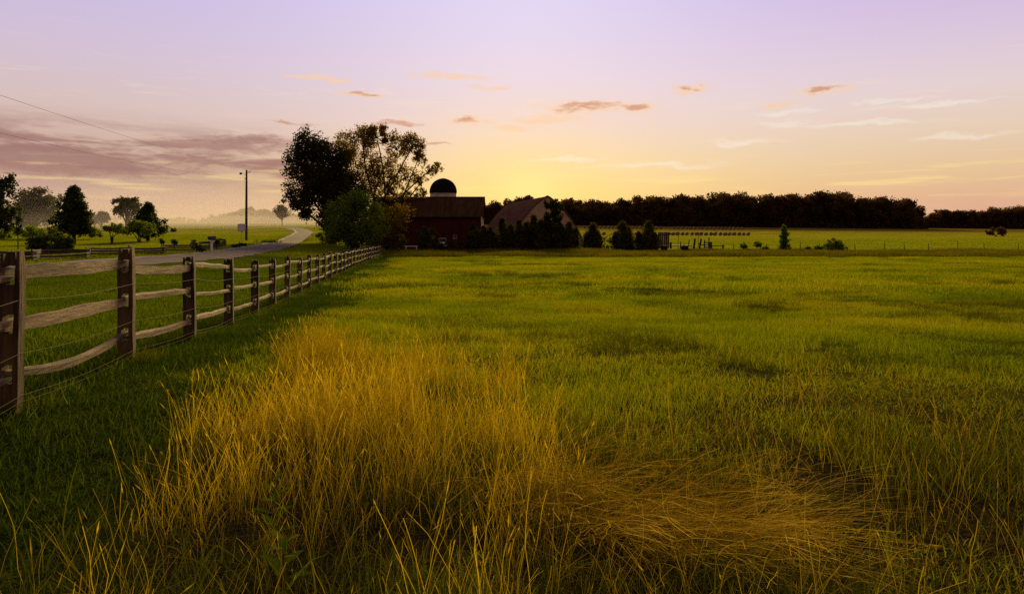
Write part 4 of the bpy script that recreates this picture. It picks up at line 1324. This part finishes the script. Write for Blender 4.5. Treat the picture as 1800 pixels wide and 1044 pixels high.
# left side, across the road
broad_tree('big_tree', 'big dark tree cut off by the left edge of the photo', -12, 78,
           [(-15, 335, 42, 30), (5, 335, 20, 26), (-10, 372, 46, 30), (15, 380, 22, 16), (-25, 395, 46, 20), (18, 313, 6, 8, .6)], M['left_tree'], .30, 190, ((0, .35),))
conifer('lawn_tree', 'upright dark tree on the grass across the road, full crown to a point', 130, 84, 331, 64, M['left_tree'], None, .75, 1.7, .26, .22, 0, .20)
conifer('lawn_tree', 'dark tree rising behind the bright round bush', 260, 96, 359, 60, M['left_tree'], None, .85, 1.4, .26, .25, 0, .12)
broad_tree('bright_bush', 'bright green rounded bush before the dark tree across the road', 245, 90, [(238, 400, 22, 13), (258, 402, 20, 12), (225, 404, 12, 9)], M['left_light'], .24, 300, ((0, .1),), cat='bush')
broad_tree('crooked_tree', 'small tree with a crooked leaning trunk left of the bright bush', 196, 86, [(200, 399, 16, 8), (212, 404, 14, 7), (188, 402, 8, 5)], M['left_light'], .22, 300, ((0, .09),), fork=.5)
broad_tree('sapling', 'thin young sapling near the left edge behind the road fence', 32, 62, [(31, 398, 10, 8), (30, 408, 9, 7), (34, 388, 6, 6)], M['left_tree'], .2, 110, ((0, .045),), fork=.7)
broad_tree('round_bush', 'wide dark bush right behind the zigzag fence', 85, 50, [(85, 430, 32, 17), (65, 428, 18, 13), (108, 430, 20, 15), (85, 442, 36, 12), (124, 424, 8, 7)], M['left_tree'], .20, 480, ((0, .08),), cat='bush')
broad_tree('hedge', 'low light hedge in front of the left hazy trees', 85, 105, [(60, 407, 34, 10), (110, 406, 34, 10), (15, 410, 28, 9), (165, 408, 20, 9)], M['left_light'], .28, 260, ((0, .05),), cat='hedge')
LB = [(283, 424, 4, 4, 66, 'tiny shrub on the grass nearest the bright bush'), (306, 424, 4, 5, 64, 'small leaning shrub between the bright bush and the mailbox'), (340, 429, 7, 8, 62, 'upright dark shrub left of the mailbox'),
      (349, 433, 8, 6, 60, 'spreading dark shrub close to the mailbox'), (352, 440, 10, 5, 58, 'low dark plant at the roadside just left of the mailbox'), (381, 424, 3.5, 5, 64, 'thin sprig just behind the mailbox'),
      (424, 432, 9, 5, 76, 'low dark shrub at the foot of the marker board'), (412, 436, 9, 4, 72, 'low dark plant between the mailbox and the marker board')]
for u, v, ru, rv, Y_, lab in LB:
    broad_tree('shrub', lab, u, Y_, [(u, v, ru, rv), (u + ru * .3, v + rv * .5, ru * .8, rv * .6)], M['left_tree'], .17, 240, ((0, .03),), 'shrubs beyond the road', cat='shrub')
broad_tree('verge_scrub', 'mound of light green scrub right of the utility pole', 470, 92, [(465, 425, 22, 5), (480, 426, 18, 4)], M['left_light'], .2, 150, ((0, .03),), cat='scrub')
broad_tree('verge_scrub', 'light green scrub at the foot of the tall black tree', 572, 93, [(572, 418, 14, 10, .7), (562, 414, 8, 6)], M['left_light'], .22, 150, ((0, .03),), cat='scrub')
# trees in the mist
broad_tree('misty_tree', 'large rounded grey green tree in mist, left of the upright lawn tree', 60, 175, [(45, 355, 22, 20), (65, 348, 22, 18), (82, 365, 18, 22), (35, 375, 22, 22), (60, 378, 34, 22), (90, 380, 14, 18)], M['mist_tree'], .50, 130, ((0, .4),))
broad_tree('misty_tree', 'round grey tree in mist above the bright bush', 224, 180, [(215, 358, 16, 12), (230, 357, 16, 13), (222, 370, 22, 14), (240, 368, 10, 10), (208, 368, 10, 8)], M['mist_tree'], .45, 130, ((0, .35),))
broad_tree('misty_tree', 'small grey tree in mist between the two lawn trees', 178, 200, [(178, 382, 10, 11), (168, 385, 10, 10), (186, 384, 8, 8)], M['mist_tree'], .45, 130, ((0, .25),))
broad_tree('brown_tree', 'round reddish brown tree in mist left of the tall black tree', 496, 240, [(496, 372, 13, 14), (494, 376, 13, 11), (499, 350, 5, 7, .4)], M['brown_tree'], .45, 170, ((0, .2),))
broad_tree('bare_tree', 'thin sparse hazy tree behind the upright lawn tree', 104, 170, [(100, 350, 8, 10, .2), (110, 348, 7, 10, .2)], M['mist_tree'], .4, 60, ((0, .12),), fork=.7)
broad_tree('misty_bush', 'faint low bush in the misty field left of the mailbox', 305, 150, [(305, 406, 6, 5)], M['mist_tree'], .35, 90, ((0, .05),), cat='bush')


# far woods: each one mass of trees
def wood_variants(name, mat, count, h, n, leaf):
    c = bpy.data.collections.new(name + '_kinds')
    for i in range(count):
        cs = []
        for _ in range(7):
            cx, cy, cz_ = random.uniform(-.28, .28) * h, random.uniform(-.28, .28) * h, random.uniform(.35, .80) * h
            rr = random.uniform(.14, .24) * h
            cs.append(shell_pts(34, (cx, cy, cz_), (rr, rr, rr * .85), .5))
        cs.append(shell_pts(60, (0, 0, h * .25), (h * .28, h * .28, h * .26), .2))
        cs.append(shell_pts(70, (0, 0, h * .05), (h * .42, h * .42, h * .20), .1))
        cs = np.concatenate(cs)
        Vl, Fl = leaf_cloud(cs, n, leaf, h * .032)
        Vl[:, 2] = np.clip(Vl[:, 2], 0, h * 1.02)
        c.objects.link(bpy.data.objects.new(name + '_kind', mesh_np(name, Vl, Fl, mat)))
    return c


wood_c = wood_variants('wood', M['forest'], 6, 22, 4600, 1.15)
def wood_points(u0, u1, Y, rows, step, top):
    out, sc = [], []
    for r in range(rows):
        y = Y + r * step * .8
        x = px(u0, Y)
        while x < px(u1, Y) * (1 + r * .03):
            xx, yy_ = x + random.uniform(-1.5, 1.5), y + random.uniform(-2, 2)
            u = U0 + F_PX * xx / yy_
            z = G(xx, yy_)
            vt = np.interp(u, [p[0] for p in top], [p[1] for p in top])
            hh = EYE + (V0 - vt) * yy_ / F_PX - z
            if hh > 3:
                out.append((xx, yy_, z - .3)); sc.append(hh / 22 * random.uniform(.68, 1.07))
            x += step * random.uniform(.75, 1.2)
    return np.array(out), np.array(sc)
TOP1 = [(760, 352), (845, 349), (880, 352), (905, 345), (925, 341), (945, 347), (985, 344), (1040, 348), (1080, 345), (1150, 342), (1210, 342), (1280, 336), (1335, 344), (1400, 339), (1460, 334), (1500, 340), (1560, 338), (1585, 346), (1605, 360), (1622, 385), (1630, 396)]
P, s_ = wood_points(730, 1628, 482, 4, 7.5, TOP1)
scatter('far_wood', P, s_, wood_c, 'long dark wood along the far side of the field')
TOP2 = [(1600, 384), (1625, 376), (1640, 368), (1700, 367), (1720, 363), (1800, 362), (1900, 364)]
P, s_ = wood_points(1590, 1990, 690, 3, 9, TOP2)
scatter('far_wood', P, s_, wood_c, 'more distant dark wood at the far right')
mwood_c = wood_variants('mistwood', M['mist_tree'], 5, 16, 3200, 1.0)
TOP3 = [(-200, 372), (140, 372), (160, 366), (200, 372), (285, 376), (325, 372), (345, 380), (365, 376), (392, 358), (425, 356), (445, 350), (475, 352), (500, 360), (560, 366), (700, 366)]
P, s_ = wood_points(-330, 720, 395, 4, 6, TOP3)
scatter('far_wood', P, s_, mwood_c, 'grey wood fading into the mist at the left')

# near leafy weeds in the tall grass
def weed(x, y, h, n, lab):
    z = G(x, y)
    root = thing('weed_plant', lab, 'plant', (x, y, z))
    m = MB(); m.tube([(0, 0, -.02), (.01, 0, h * .8)], [.006, .003], 5); m.build('stem', M['left_light'], root)
    for i in range(n):
        q = i * 2.4; t = .25 + .75 * i / n; L = .13 * (1.2 - t * .6); lift = .25 + .6 * t
        d = Vector((math.cos(q), math.sin(q), lift)).normalized(); s_ = Vector((-math.sin(q), math.cos(q), 0)) * L * .17
        p = Vector((0, 0, h * .8 * t))
        m = MB(); m.add([p, p + d * L * .4 + s_, p + d * L * .75 + s_ * .7 + Vector((0, 0, -.01)), p + d * L + Vector((0, 0, -.025)), p + d * L * .75 - s_ * .7 + Vector((0, 0, -.01)), p + d * L * .4 - s_],
                        [(0, 1, 2, 3), (0, 3, 4, 5)])
        m.build('leaf', M['bush_green'], root)
weed(-1.12, 3.35, .42, 12, 'leafy green weed among the dry stalks at lower left')
weed(-.95, 2.95, .30, 10, 'broad leafed weed at the very bottom of the tall grass')

# ------------------------------------------------------------------ air
def volume_mat(name, dens, col, aniso):
    m, N = new_mat(name)
    v = N.n('ShaderNodeVolumePrincipled')
    v.inputs['Color'].default_value = (*col, 1)
    v.inputs['Density'].default_value = dens
    v.inputs['Anisotropy'].default_value = aniso
    o = N.n('ShaderNodeOutputMaterial')
    N.link(v.outputs[0], o.inputs['Volume'])
    return m
# ground mist lying over the left field: a low lens of denser air; the rest of the view is clear
for hz_, rx_, ry_, dn_, pw_ in ((6.5, 182, 208, .0022, .6), (11, 170, 196, .0014, .8), (16, 164, 196, .0013, .8), (23, 158, 194, .0008, .8)):
    m_ = MB()
    loops = []
    for i in range(1, 14):
        q = -math.pi / 2 + math.pi * i / 14
        loops.append([(rx_ * math.cos(q) ** pw_ * math.cos(a) * (1 + .05 * math.sin(3 * a + hz_)), ry_ * math.cos(q) ** pw_ * math.sin(a) * (1 + .04 * math.sin(4 * a + hz_)), hz_ * math.sin(q)) for a in (2 * math.pi * j / 48 for j in range(48))])
    m_.rings(loops)
    mist = m_.build('haze', volume_mat('mist_air', dn_, (.84, .74, .64), .2), None, (-206, 300, 1.0))
    tag(mist, 'layer of pale ground haze lying over the left field', kind='stuff')
